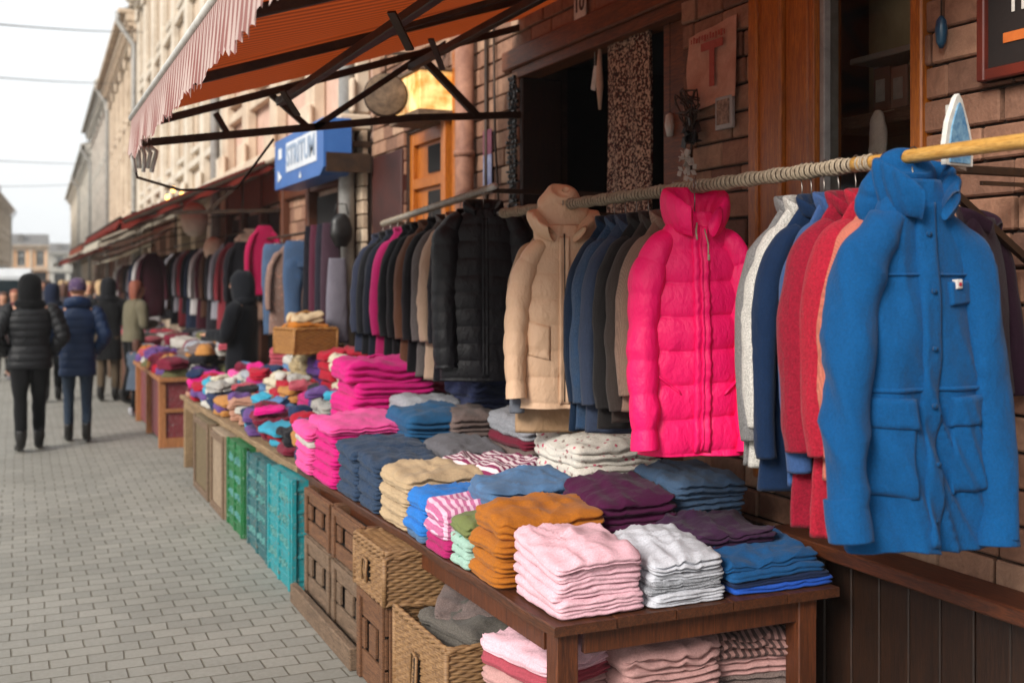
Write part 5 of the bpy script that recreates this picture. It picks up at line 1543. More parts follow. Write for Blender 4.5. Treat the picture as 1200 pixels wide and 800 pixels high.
# second rail with dark jackets
A = Vector((2.14, 5.10, 2.17)); B = Vector((2.38, 7.65, 2.12))
r2 = thing('clothes_rail', 'second clothes rail with black and pink jackets above the hot pink stacks', 'clothes rail', A)
mb = MB(); mb.tube([(0, -.06, .01), tuple(B - A)], .017, 12); mb.build('pole', M['whitebar'], r2)
mb = MB()
for k in range(90):
    p = (B - A) * (k / 90 + .006); mb.tube([(p.x + math.cos(a) * .021, p.y + .002 * k % .003, p.z + math.sin(a) * .021) for a in np.linspace(0, 6.28, 9)], .002, 4)
mb.build('rings', M['rope'], r2)
for f in (.03, .97):
    p = (B - A) * f; mb = MB(); mb.bar((p.x, p.y, p.z), (XW - A.x, p.y, p.z), .022); mb.build('wall_bracket', M['steel'], r2)
L2 = [
 (.995, '#262a3a', 'plain', 'grey navy jacket at the far end of the second rail', .86),
 (.90, '#0a0a0f', 'plain', 'black thin jacket, second from the far end of the second rail', .86),
 (.81, '#10131f', 'plain', 'ink blue jacket beside the magenta coat', .88),
 (.72, '#a81c5c', 'knit', 'magenta knitted coat among the black jackets', .94),
 (.62, '#09090d', 'plain', 'black coat directly nearer than the magenta one', .90),
 (.53, '#08080b', 'plain', 'black coat beside the brown one', .88),
 (.45, '#5a3c2c', 'plain', 'dark brown coat with burgundy lining on the second rail', .92),
 (.37, '#09080c', 'plain', 'black coat between brown and beige ones', .90),
 (.29, '#55504e', 'marl', 'grey marled coat next to the beige one on the second rail', .92),
 (.21, '#b49a84', 'knit', 'beige quilted coat on the second rail', .92),
 (.13, '#0b0c14', 'plain', 'navy black coat just behind the big black puffer', .92),
]
for i, (f, col, kd, lab, L) in enumerate(L2):
    p = A.lerp(B, f)
    plain_coat(lab, 'coat', 0, 0, cloth(col, kd), rz=rad(-4 + (i * 37 % 9) - 4), X=p.x, Y=p.y, rail_z=p.z, L=L - .05, seed=200 + i * 3, grp='coats on the second rail', lres=.8, q=(.09, .006) if 'quilted' in lab else None, th=.045, r0=.06)
    hanger(f'wire hanger of the {" ".join(lab.split()[:4])} on the second rail' if 'second rail' not in " ".join(lab.split()[:4]) else f'wire hanger of the {lab}', p, 0, 'wire', 'hangers on the second rail')
def blackpuffer():
    mt = cloth('#0a0a10', 'nylon'); p = A.lerp(B, .045)
    root = thing('puffer_jacket', 'large black quilted puffer jacket at the near end of the second rail', 'jacket', p, rad(-16), 'coats on the second rail')
    c = Coat(L=.86, hw=.22, cw=.21, sw=.18, th=.10, q=(.085, .008), fold=.006, seed=141, wr=.005, top=-.09, dropz=.085)
    put('body', c.torso(130, 90), mt, root)
    for sx in (-1, 1): put('sleeve', c.sleeve(sx, .72, .085, .07, .0, .03, (.085, .006), 150 + sx, 100, 30, .003, .9), mt, root)
    V, F = collar_band(.075, .06, .075, 30, .02, .018, .2, -.11, .03, 5, 40, 8); put('collar', (V, F), mt, root)
    placket(c, -.015, .015, c.zh + .02, c.top - .05, mt, root)
    hanger('wire hanger inside the large black quilted puffer', p, rad(6), 'wire', 'hangers on the second rail')
blackpuffer()

# third group of hanging clothes above the far table, by the shop front
G4 = 'clothes hung by the shop front'
r3 = thing('clothes_rail', 'thin rail with jeans hung against the brown shop front', 'clothes rail', (2.45, 9.6, 2.16))
mb = MB(); mb.tube([(0, 0, 0), (0, 5.2, 0)], .012, 8); mb.build('pole', M['steel'], r3)
for y in (.1, 5.1):
    mb = MB(); mb.bar((0, y, 0), (XW - 2.45 - .12, y, 0), .02); mb.build('wall_bracket', M['steel'], r3)
def hung(u, label, cat, col, kd, L, wd=.2, X=2.42, z=2.15, rz=0, sleeves=True, second=None, nm='hanging_shirt', th=.03, grp=G4):
    p = P(u, X=X)
    return plain_coat(label, cat, 0, 0, cloth(col, kd, second), rz=rz, X=X, Y=p.y, rail_z=z, L=L, seed=int(u), grp=grp, lres=.6, th=th, cw=wd, sw=wd * .9, hw=wd * 1.05, name=nm, sleeves=sleeves, collar=None, slL=L * .6)
def hung_jeans(u, label, col, kd='denim', L=.95, X=2.42, z=2.13, rz=0, grp=G4):
    p = P(u, X=X)
    root = thing('hanging_jeans', label, 'jeans', (X, p.y, z), rz, grp)
    mt = cloth(col, kd)
    V, F = loft([(0, 0, -.05), (0, 0, -.12), (0, 0, -.30)], [.17, .19, .20], [.03, .045, .05], 16, 24, None, .006, 12, int(u)); put('waist', (V, F), mt, root)
    for sx in (-1, 1):
        V, F = loft([(sx * .09, 0, -.22), (sx * .10, 0, -.35), (sx * .105, .01, -.6), (sx * .105, 0, -L)], [.09, .10, .08, .075], [.04, .045, .045, .045], 30, 18, None, .007, 14, int(u) + sx, (1, 0, 0), 1, (True, True), .004); put('leg', (V, F), mt, root)
    mb = MB(); mb.tube([(0, 0, 0), (0, 0, -.05)], .003, 5); mb.tube([(-.12, 0, -.06), (0, 0, -.035), (.12, 0, -.06)], .004, 5); mb.build('clip', M['hanger_wire'], root)
hung_jeans(330, 'light blue jeans hung leftmost of the jeans by the shop front', '#3c506c', L=.95)
hung(341, 'brown grey checked shirt hung between two pairs of jeans', 'shirt', '#7c6258', 'pattern', .85, second='#a87868')
hung_jeans(357, 'washed blue jeans hung closer to the pale brick pier', '#2c4362', L=.90)
hung(310, 'magenta cardigan hung high by the shop front', 'cardigan', '#9c0f42', 'knit', .75, z=2.4, wd=.16)
hung(294, 'pale brown patterned dress hung beside the magenta cardigan', 'dress', '#b0907e', 'pattern', 1.05, z=2.4, wd=.2, sleeves=False, nm='hanging_dress', second='#80403c')
hung(281, 'dark dress hung behind the patterned one', 'dress', '#1c1418', 'plain', 1.0, z=2.4, wd=.2, sleeves=False, nm='hanging_dress')
for k, (u, col, nm_) in enumerate(((367, '#16141c', 'black'), (374, '#4c2030', 'wine red'), (381, '#22202a', 'ink'), (388, '#3c2a34', 'dark mauve'), (395, '#6a6670', 'silver grey'))):
    hung(u, f'{nm_} scarf like blouse hung beside the pale brick pier', 'blouse', col, 'plain', .9 if k < 4 else .7, wd=.09, sleeves=False, nm='hanging_blouse', z=2.3 if k < 4 else 2.0, th=.04)
# dark felt cap and bag above them
p = P(400, X=2.5)
rt = thing('hanging_bag', 'black fur bag hung on the pale brick pier', 'bag', (p.x, p.y, 2.02))
V, F = loft([(0, 0, .26), (0, 0, .2), (0, 0, .08), (0, 0, -.02)], [.03, .08, .10, .05], [.02, .04, .05, .02], 20, 20, None, .008, 20, 3); put('body', (V, F), M['blacklether'], rt)
mb = MB(); mb.tube([(-.06, 0, .25), (-.04, 0, .34), (.04, 0, .34), (.06, 0, .25)], .006, 6); mb.build('strap', M['blacklether'], rt)
# ------------------------------------------------------------------ signs, lamps and things on the walls
def text_mesh(name, body, size, mat, parent, loc, rot, extrude=.001, bold=False, sx=1.0):
    cu = bpy.data.curves.new(name, 'FONT'); cu.body = body; cu.size = size; cu.extrude = extrude
    cu.align_x = 'CENTER'; cu.align_y = 'CENTER'; cu.resolution_u = 3
    if bold: cu.offset = size * .02
    o = bpy.data.objects.new(name + '_src', cu); sc.collection.objects.link(o)
    dg = bpy.context.evaluated_depsgraph_get()
    me = bpy.data.meshes.new_from_object(o.evaluated_get(dg))
    bpy.data.objects.remove(o); bpy.data.curves.remove(cu)
    me.materials.clear()
    t = add(name, me, mat, parent, loc, rot); t.scale = (sx, 1, 1)
    return t
FACE = (rad(90), 0, rad(-90))    # lettering on a face that looks to the street (-X)
sg = thing('shop_sign', 'blue and white box sign above the shop front beyond the pale brick pier', 'sign', (2.32, 9.1, 2.6))
blue = rough_mat('blue_enamel', '#2a5a9c', '#3a6cb0', 3, .4); white = rough_mat('white_enamel', '#c8ccd4', '#dcdfe4', 3, .45)
mb = MB()
prof = [(0, .06), (.12, 0), (1.9, 0), (1.9, .47), (0, .47)]
mb.raw([(0, y, z) for y, z in prof] + [(.24, y, z) for y, z in prof], [(0, 4, 3, 2, 1), (5, 6, 7, 8, 9)] + [(i, (i + 1) % 5, (i + 1) % 5 + 5, i + 5) for i in range(5)])
mb.build('case', blue, sg)
mb = MB(); mb.b2((-.006, .22, .13), (-.001, 1.38, .40)); mb.build('panel', white, sg)
mb = MB(); mb.b2((-.006, 1.58, .28), (-.001, 1.72, .38)); mb.raw([(-.006, 1.74, .06), (-.006, 1.56, .10), (-.006, 1.74, .18)], [(0, 1, 2)]); mb.build_each('side_mark', white, sg)
text_mesh('lettering', 'STRITUM', .26, rough_mat('grey_blue_ink', '#8494ac', '#9cacc0', 9, .5), sg, (-.010, .80, .265), FACE, .002, True, 1.05)
mb = MB(); mb.raw([(-.006, .86, .035), (-.006, .76, .035), (-.006, .81, .10)], [(0, 1, 2)]); mb.build('emblem', white, sg)
mb = MB(); mb.b2((.24, .1, .25), (.475, .14, .3)); mb.b2((.24, 1.7, .25), (.475, 1.74, .3)); mb.b2((.02, -.02, .02), (.40, .0, .18)); mb.build_each('bracket', M['steel'], sg)

dm = thing('drum_sign', 'round brown wooden drum hanging under the awning beside the lit sign', 'round sign', P(452, 112, X=2.36), rad(-18))
mb = MB(); mb.tube([(0, -.035, 0), (0, -.03, 0), (0, .03, 0), (0, .035, 0)], [.138, .145, .145, .138], 36); mb.build('disc', rough_mat('mottled_wood', '#3c2a1c', '#806850', 14, .8), dm)
mb = MB(); mb.tube([(math.cos(a) * .146, 0, math.sin(a) * .146) for a in np.linspace(0, 2 * math.pi, 33)], .012, 6, False); mb.tube([(0, 0, .145), (0, .0, .30)], .006, 6); mb.build('rim', M['steel'], dm)
mb = MB(); mb.bar((0, .02, .30), (.48, .02, .30), .02); mb.build('wall_arm', M['steel'], dm)

ls = thing('lit_sign', 'glowing yellow box sign on the wall above the orange door', 'sign', (2.52, 7.25, 2.86))
m_, t_, bs_, N_, L_ = new_mat('glowing_panel')
tc_ = N_('ShaderNodeTexCoord').outputs['Object']
cg = mixc(N_, L_, ramp(N_, L_, noise(N_, L_, tc_, 7, 3), .35, .65), lin('#c87a28'), lin('#f8d890'))
L_(cg, bs_.inputs['Base Color']); L_(cg, bs_.inputs['Emission Color']); bs_.inputs['Emission Strength'].default_value = .5
mb = MB(); mb.b2((0, 0, .03), (.25, .6, .30), .006); mb.build('lit_box', m_, ls)
mb = MB(); mb.b2((-.02, -.02, -.02), (.25, .62, .03), .004); mb.b2((-.02, -.02, .30), (.25, .62, .325), .004); mb.build('frame', M['crate2'], ls)

# pendant bulbs in the far stall
for k, (u, v) in enumerate(((203, 222), (213, 228), (196, 231))):
    p = P(u, v, X=2.2 + .1 * k)
    rt = thing('pendant_bulb', ['brightest warm bulb in the second stall', 'lower warm bulb beside the brightest one', 'small warm bulb deeper in the second stall'][k], 'bulb', p, 0, 'lit bulbs in the second stall')
    mb = MB(); mb.tube([(0, 0, -.05), (0, 0, -.035), (0, 0, 0), (0, 0, .03), (0, 0, .045)], [.008, .022, .028, .018, .012], 12); mb.build('glass_bulb', emit_mat('warm_bulb', '#ffb050', 5), rt)
    mb = MB(); mb.tube([(0, 0, .04), (0, 0, .08), (0, 0, 2.9 - p.z)], [.015, .012, .004], 8); mb.build('flex', M['steel'], rt)

# posters, plaques and the chalk board
ps = thing('poster', 'faded pink poster with a red letter T on the brick pier', 'poster', (XW - .05, 4.08, 2.65))
mb = MB(); m = 12; V = []
for j in range(m + 1):
    for i in range(m + 1):
        y = -.185 + .37 * i / m; z = -.16 + .34 * j / m
        V.append((-.006 * math.sin(i * .9) * math.sin(j * .7) - .008 * (1 - j / m) ** 2, y, z - .03 * (i / m)))
for q in list(V): V.append((q[0] + .003, q[1], q[2]))
n1 = m + 1; N0 = n1 * n1
F = [(j * n1 + i, (j + 1) * n1 + i, (j + 1) * n1 + i + 1, j * n1 + i + 1) for j in range(m) for i in range(m)]
F += [tuple(k + N0 for k in f[::-1]) for f in F]
mb.raw(V, F, True); mb.build('sheet', rough_mat('pinkish_paper', '#b07c66', '#d0a08a', 9, .9), ps)
redink = rough_mat('faded_red_ink', '#9c4034', '#b4584a', 30, .9)
text_mesh('letter', 'T', .27, redink, ps, (-.017, -.03, -.01), FACE, .001, True)
mb = MB()
for k in range(13): mb.box((-.016, .13 - .021 * k, .122 + .003 * math.sin(k * 2)), (.002, .006 + .004 * (k % 3), .02 + .008 * (k % 2)))
mb.build('worn_headline', redink, ps)
fr = thing('picture_frame', 'small framed picture under the faded poster', 'picture', (XW - .05, 3.975, 2.43))
mb = MB(); mb.b2((-.01, -.062, -.07), (.008, .062, .07), .003); mb.build('frame', M['zinc'], fr)
mb = MB(); mb.b2((-.013, -.045, -.05), (-.0105, .045, .055)); mb.build('picture', rough_mat('sepia_print', '#4a342a', '#b09078', 40, .6), fr)
il = thing('iron_ornament', 'twisted black iron ornament with dried flowers on the pier', 'ornament', (XW - .08, 4.19, 2.40))
mb = MB(); rnd = random.Random(5)
for k in range(16):
    a0 = rnd.uniform(0, 6.28); h = rnd.uniform(.05, .16)
    pts = [(0 + .03 * math.cos(a0), .01 * math.sin(a0), -.04), (-.03 * rnd.random(), rnd.uniform(-.05, .05), h * .4), (-.04 * rnd.random(), rnd.uniform(-.09, .09), h), (-.02, rnd.uniform(-.1, .1), h * rnd.uniform(.4, 1.1))]
    mb.tube(catmull(pts, 10), .0035, 5)
mb.tube([(0, 0, -.2), (0, 0, .1)], .006, 6)
mb.build('ironwork', M['steel'], il)
mb = MB()
for k in range(26): c = (rnd.uniform(-.03, .02), rnd.uniform(-.06, .05), rnd.uniform(-.07, .02)); mb.box(c, (.03, .004, .05), Matrix.Rotation(rnd.uniform(0, 3), 3, 'X') @ Matrix.Rotation(rnd.uniform(0, 3), 3, 'Z'))
mb.build('black_leaves', M['blacklether'], il)
mb = MB()
for k in range(22): c = (rnd.uniform(-.04, .0), rnd.uniform(-.045, .045), rnd.uniform(-.25, -.11)); mb.box(c, (.022, .005, .03), Matrix.Rotation(rnd.uniform(0, 3), 3, 'X') @ Matrix.Rotation(rnd.uniform(0, 3), 3, 'Z'), .002)
mb.build('dried_flowers', M['plaster_grey'], il)
cb = thing('menu_board', 'black board in a dark red wooden frame with white lettering at the top right', 'board', (XW - .07, 2.28, 2.75))
frm = rough_mat('dark_red_frame', '#4a160c', '#6c2414', 4, .5)
mb = MB(); mb.b2((-.0, -.30, -.42), (.03, .30, .5)); mb.build('panel', rough_mat('black_slate', '#120c0a', '#1e1512', 5, .7), cb)
mb = MB(); mb.b2((-.02, .27, -.42), (.034, .30, .5), .004); mb.b2((-.02, -.30, -.42), (.034, -.27, .5), .004); mb.b2((-.02, -.27, -.42), (.034, .27, -.385), .004);  mb.build('frame', frm, cb)
wh = rough_mat('chalk_white', '#bcb8b0', '#e0dcd4', 60, .9)
text_mesh('lettering', 'PEC', .075, wh, cb, (-.004, .10, .05), FACE, .001, True)
mb = MB(); mb.b2((-.004, .02, -.09), (-.0005, .19, -.07)); mb.build('dash', wh, cb)
text_mesh('lettering', 'THI', .085, wh, cb, (-.004, .13, -.20), FACE, .001, True)
mb = MB(); mb.b2((-.004, -.20, -.315), (-.0005, .21, -.285)); mb.build('orange_line', rough_mat('orange_paint', '#b85a20', '#d0702c', 9, .7), cb)
hb = thing('hanging_brush', 'small dark blue brush hanging from a cord on the brick beside the window', 'brush', (XW - .06, P(1103, X=XW - .06).y, 2.53))
mb = MB(); mb.tube([(0, 0, .045), (0, 0, .03), (0, 0, 0), (0, 0, -.04), (0, 0, -.06)], [.006, .016, .02, .016, .006], 10); mb.build('brush_body', rough_mat('dark_blue_plastic', '#0c3048', '#184a66', 20, .35), hb)
mb = MB(); mb.tube([(0, 0, .04), (.004, .004, .2), (0, 0, .4)], .003, 5); mb.build('cord', M['steel'], hb)
tg = thing('number_tag', 'white enamel house number tag above the dark doorway', 'number plate', (XW - .05, P(680, X=XW - .05).y, 3.17))
mb = MB(); mb.b2((-.006, -.065, -.08), (.006, .065, .1), .004); mb.build('plate', M['white_paper'], tg)
text_mesh('number', '10', .12, M['blacklether'], tg, (-.008, 0, .02), FACE, .001, True)
pb = thing('poster', 'narrow blue and pink printed notice on the brick beside the drain pipe', 'poster', (XW - .045, P(579, X=XW).y, 2.52))
mb = MB(); mb.b2((-.003, -.07, -.25), (.0, .07, .0)); mb.build('sheet', rough_mat('bluish_print', '#5a5c8c', '#b0b4cc', 7, .8), pb)
mb = MB(); mb.b2((-.003, -.07, .003), (.0, .07, .16)); mb.build('sheet_top', rough_mat('pinkish_print', '#6c3446', '#94586c', 9, .8), pb)
# carpet and straps in the doorway
cm, t_, bs_, N_, L_ = new_mat('patterned_carpet')
tc_ = N_('ShaderNodeTexCoord').outputs['Object']
vo = N_('ShaderNodeTexVoronoi'); vo.inputs['Scale'].default_value = 42; vo.distance = 'MANHATTAN'; L_(tc_, vo.inputs['Vector'])
ck = N_('ShaderNodeTexVoronoi'); ck.inputs['Scale'].default_value = 95; L_(tc_, ck.inputs['Vector'])
c1 = mixc(N_, L_, ramp(N_, L_, vo.outputs[0], .25, .4), lin('#9c6c58'), lin('#6c2418'))
c1 = mixc(N_, L_, ramp(N_, L_, ck.outputs[0], .25, .45), c1, lin('#2c1a16'))
c1 = mixc(N_, L_, ramp(N_, L_, noise(N_, L_, tc_, 70, 2), .5, .56), c1, lin('#c0a48c'))
L_(c1, bs_.inputs['Base Color']); bs_.inputs['Roughness'].default_value = .95
cp = thing('hanging_carpet', 'patterned red and beige carpet strip hanging in the dark doorway', 'carpet', (XW + .02, 4.93, 2.98))
mb = MB(); V = []
for j in range(31):
    for i in range(13):
        V.append((.008 * math.sin(i * 1.1 + j * .1), -.215 + .43 * i / 12, -1.0 * j / 30))
for q in list(V): V.append((q[0] + .012, q[1], q[2]))
F = [(j * 13 + i, j * 13 + i + 1, (j + 1) * 13 + i + 1, (j + 1) * 13 + i) for j in range(30) for i in range(12)]
F += [tuple(k + 403 for k in f[::-1]) for f in F]
mb.raw(V, F, True); mb.build('weave', cm, cp)
mb = MB()
for i in range(28): mb.tube([(.006, -.21 + .0155 * i, -1.0), (.004, -.21 + .0155 * i + rnd.uniform(-.004, .004), -1.05)], .0025, 4)
mb.build('fringe', M['rope'], cp)
st = thing('hanging_strap', 'pinkish leather strap dangling in the dark doorway', 'strap', (XW + .02, P(703, X=XW + .02).y, 2.95))
mb = MB(); mb.tube([(0, 0, 0), (0, .006, -.1), (-.004, -.006, -.2), (0, .0, -.33)], [.01, .016, .02, .008], 8); mb.build('band', M['paper'], st)
st = thing('door_handle_plate', 'white enamel plate hanging beside the pink strap', 'plate', (XW + .03, P(695, X=XW + .02).y, 2.86))
mb = MB(); mb.box((0, 0, -.06), (.008, .05, .13), Matrix.Rotation(.3, 3, 'X'), .003); mb.tube([(0, 0, 0), (0, 0, .1)], .002, 4); mb.build('plate', M['white_paper'], st)
st = thing('porcelain_bell', 'white oblong porcelain bell hanging right of the carpet', 'bell', (XW + .03, P(783, X=XW + .02).y, 2.45))
mb = MB(); mb.tube([(0, 0, .06), (0, 0, .05), (0, 0, 0), (0, 0, -.05)], [.005, .02, .025, .015], 10); mb.build('bell_body', M['white_paper'], st)
mb = MB(); mb.tube([(0, 0, .05), (0, 0, .5)], .002, 4); mb.build('cord', M['steel'], st)
bc = thing('bead_garland', 'dark garland hanging down the edge of the doorway by the brick', 'garland', (XW - .04, 6.2, 2.95))
mb = MB()
for s_ in range(4):
    y0 = .03 * s_ - .02
    for k in range(60): mb.box((rnd.uniform(-.01, .01), y0 + rnd.uniform(-.02, .02), -.03 * k), (.016, .014, .02), Matrix.Rotation(rnd.uniform(0, 3), 3, 'X'))
    mb.tube([(0, y0, 0), (0, y0, -1.8)], .004, 4)
mb.build('strands', M['blacklether'], bc)
# inside the window: books on the shelf and a paper owl shaped bag
for k, (y, w_, h, c, nm_) in enumerate(((3.56, .09, .20, '#8c6a5c', 'brown and white print'), (3.46, .09, .19, '#b89484', 'pale pink'), (3.365, .08, .20, '#1e6258', 'dark green'), (3.29, .05, .18, '#7a5448', 'reddish'))):
    rt = thing('box_file', f'{nm_} box standing on the shelf behind the window', 'box', (XW + .42, y, 2.386), 0, 'boxes on the window shelf')
    mb = MB(); mb.b2((0, -w_ / 2, 0), (.12, w_ / 2, h), .005); mb.build('case', rough_mat('box_cover', c, c, 8, .7), rt)
    mb = MB(); mb.b2((-.003, -w_ / 2 + .02, h * .3), (-.0005, w_ / 2 - .02, h * .75)); mb.build('label_panel', M['white_paper'] if k < 2 else rough_mat('box_label', '#2c7a70' if k == 2 else '#946860', '#3c8a80' if k == 2 else '#a07868', 9), rt)
wb = thing('paper_bag', 'white crumpled paper bag hanging below the window shelf', 'paper bag', (XW + .22, P(1029, X=XW + .22).y, 2.12))
V, F = loft([(0, 0, .25), (0, 0, .22), (0, 0, .12), (0, 0, .02), (0, 0, 0)], [.01, .02, .02, .018, .008], [.012, .035, .045, .035, .015], 20, 18, None, .006, 40, 8); put('bag', (V, F), M['white_paper'], wb)
mb = MB(); mb.tube([(0, 0, .24), (.13, 0, .27)], .002, 4); mb.build('string', M['rope'], wb)

# ------------------------------------------------------------------ second and further stalls
def stall(label, x0, x1, y0, y1, h, panel, post, grp='stall counters further along'):
    root = thing('stall_counter', label, 'stall', ((x0 + x1) / 2, y0, 0), 0, grp)
    a, ln = (x1 - x0) / 2, y1 - y0
    mb = MB(); mb.b2((-a - .04, -.04, h - .045), (a + .04, ln + .04, h), .006); mb.build('countertop', post, root)
    mb = MB(); mb.b2((-a + .02, .02, .04), (a - .02, ln - .02, h - .05)); mb.build('panels', panel, root)
    mb = MB()
    for sx in (-1, 1):
        k = 0
        while k * 1.2 <= ln + .01:
            mb.b2((sx * a - .035, min(k * 1.2, ln - .07), 0), (sx * a + .035, min(k * 1.2, ln - .07) + .07, h - .047), .004); k += 1
    mb.b2((-a, -.012, .0), (a, .015, .10), .003); mb.b2((-a, -.008, h * .5), (a, .01, h * .5 + .04), .003)
    mb.build_each('post', post, root)
    return root
orangepost = wood('orange_post_wood', '#7a4a28', '#b07444', (14, 14, 1), .7)
stall('second stall counter with dark red end panel and orange wooden posts', 1.36, 2.4, 11.9, 15.2, .72, M['redbox'], orangepost)
stall('third stall counter behind the child in grey', 1.5, 2.5, 16.2, 21, .75, M['brown_wood'], M['crate2'])
stall('fourth stall counter further down the street', 1.7, 2.7, 22.5, 29, .75, M['brown_wood'], M['table_pale'])
stall('fifth stall counter near the end of the row', 2.0, 3.0, 31, 42, .75, M['dark_wood'], M['table_pale'])
# small goods heaped on the counters
G5 = 'small goods heaped on the second stall'
pal = [('grey', c_lgrey), ('black', c_black), ('crimson', c_red), ('olive', c_olive), ('violet', c_lilac), ('white', c_wht2), ('tan', c_tan), ('mustard', c_must), ('dark grey', c_grey), ('wine', c_burg), ('brown', c_brown), ('rose', c_coral)]
rnd = random.Random(3)
def dome(seed, r, h, cr=.015):
    """a soft cap: crown and turned-up edge"""
    V = []; n = 22; m = 9
    for j in range(m + 1):
        t = j / m
        rr = r * math.cos(t * math.pi / 2) ** .6; z = h * math.sin(t * math.pi / 2)
        for k in range(n):
            a = 2 * math.pi * k / n; e = 1 + .10 * math.sin(a * 2 + seed) + .05 * math.sin(a * 5 + seed * 2)
            if j < 2: e *= 1.10
            V.append((rr * e * math.cos(a), rr * e * math.sin(a) * .85, z + cr * math.sin(a * 3 + seed + t * 4) * t))
    V = np.array(V)
    F = [(j * n + k, j * n + (k + 1) % n, (j + 1) * n + (k + 1) % n, (j + 1) * n + k) for j in range(m) for k in range(n)]
    F.append(tuple(range(n))[::-1])
    return V, F
names2 = ['street-edge', 'middle', 'wall-side']
for ri in range(3):
    for ci in range(10):
        for lv in range(2 + (ri > 0)):
            cw, m_ = rnd.choice(pal)
            x = 1.50 + ri * .31 + rnd.uniform(-.03, .03); y = 12.02 + ci * .31 + rnd.uniform(-.04, .04)
            z = .72 + lv * .085 + (ri * .05 if lv else 0)
            if (ci + ri + lv) % 3 == 0:
                o = add('knitted_cap', mesh_np('cap', *dome(rnd.random() * 9, .12, .10)), m_); o.location = (x, y, z); nn = 'cap'
            else:
                V, F = folded_mesh(.14, .11, .05, 900 + ri * 40 + ci * 3 + lv, 1.5, 2, None, .01, res=.5, crumple=.02)
                o = add('folded_scarf', mesh_np('scarf', V, F), m_); o.location = (x, y, z + .045); nn = 'scarf'
            o.rotation_euler = (0, 0, rnd.uniform(-.9, .9))
            tag(o, f'{cw} {nn}, {["bottom", "second", "top"][lv]} of {CNT[ci]} pile, {names2[ri]} row, second stall', nn, G5)
G6 = 'clothes piled on the stalls beyond the second'
for si, (xa, ya, yb, h) in enumerate(((1.55, 16.4, 20.8, .75), (1.8, 22.8, 28.7, .75))):
    for ri in range(2):
        for ci in range(7):
            cw, m_ = rnd.choice(pal)
            st_ = (yb - ya) / 7
            V, F = folded_mesh(.2, st_ * .42, .07, 1500 + si * 50 + ri * 20 + ci, 1.5, 2, None, .01, res=.5, crumple=.03)
            o = add('clothes_bundle', mesh_np('bundle', V, F), m_); o.location = (xa + .2 + ri * .45, ya + (ci + .5) * st_, h + .065)
            tag(o, f'{cw} clothes bundle, {CNT[ci]} of the {["street side", "wall side"][ri]} row on the {["third", "fourth"][si]} stall', 'clothes bundle', G6)
# clothes hanging in the second and third stalls
G7 = 'clothes hanging in the stalls beyond the first'
gcol = [('black', '#141218'), ('dark wine', '#3c1420'), ('silver grey', '#8c8a92'), ('ink blue', '#1c2438'), ('brown', '#4a3024'), ('dusty red', '#7a2c34'), ('white printed', '#b4b0b0'), ('charcoal', '#26242a')]
for rr_, (xr, ya, yb, zz, nn, wh_) in enumerate(((2.30, 12.7, 18.3, 2.25, 13, 'second'), (1.75, 16.6, 18.2, 2.2, 3, 'front of second'), (2.4, 19.2, 24, 2.25, 8, 'third'), (2.6, 25, 33, 2.2, 8, 'fourth'))):
    rl = thing('clothes_rail', f'rail under the awning of the {wh_} stall', 'clothes rail', (xr, ya - .2, zz), 0, 'rails in the further stalls')
    mb = MB(); mb.tube([(0, 0, 0), (0, yb - ya + .4, 0)], .012, 8); mb.build('pole', M['steel'], rl)
    mb = MB(); mb.tube([(0, .1, 0), (0, .1, .6)], .008, 6); mb.tube([(0, yb - ya + .3, 0), (0, yb - ya + .3, .6)], .008, 6); mb.build_each('suspension_wire', M['steel'], rl)
    for k in range(nn):
        cw, hx = gcol[(k * 5 + rr_) % 8]
        y = ya + (yb - ya) * k / nn
        plain_coat(f'{cw} garment, {CNT[k]} along the rail of the {wh_} stall', 'garment', 0, 0, cloth(hx, 'plain'), rz=rnd.uniform(-.4, .3), X=xr, Y=y, rail_z=zz, L=.9 + .2 * (k % 2), seed=300 + rr_ * 20 + k, grp=G7, lres=.5, name='hanging_coat', collar=None, th=.05)
# round pale lampshades and bags under the second awning
for k, (u, v, r, lb) in enumerate(((228, 258, .17, 'large pale round paper lampshade under the second awning'), (250, 292, .12, 'pink oval bag hanging below the paper lampshade'))):
    p = P(u, v, X=2.0 + .2 * k)
    rt = thing('paper_lampshade' if k == 0 else 'hanging_bag', lb, 'lampshade' if k == 0 else 'bag', p)
    V, F = loft([(0, 0, r * 1.25), (0, 0, r * .9), (0, 0, 0), (0, 0, -r * .9), (0, 0, -r * 1.2)], [r * .2, r * .75, r, r * .7, r * .2], [r * .2, r * .75, r, r * .7, r * .2], 20, 20, None, .006, 20, k)
    put('shade' if k == 0 else 'body', (V, F), M['stone'] if k == 0 else M['paper'], rt)
    mb = MB(); mb.tube([(0, 0, r), (0, 0, 2.8 - p.z)], .004, 5); mb.build('cord', M['steel'], rt)

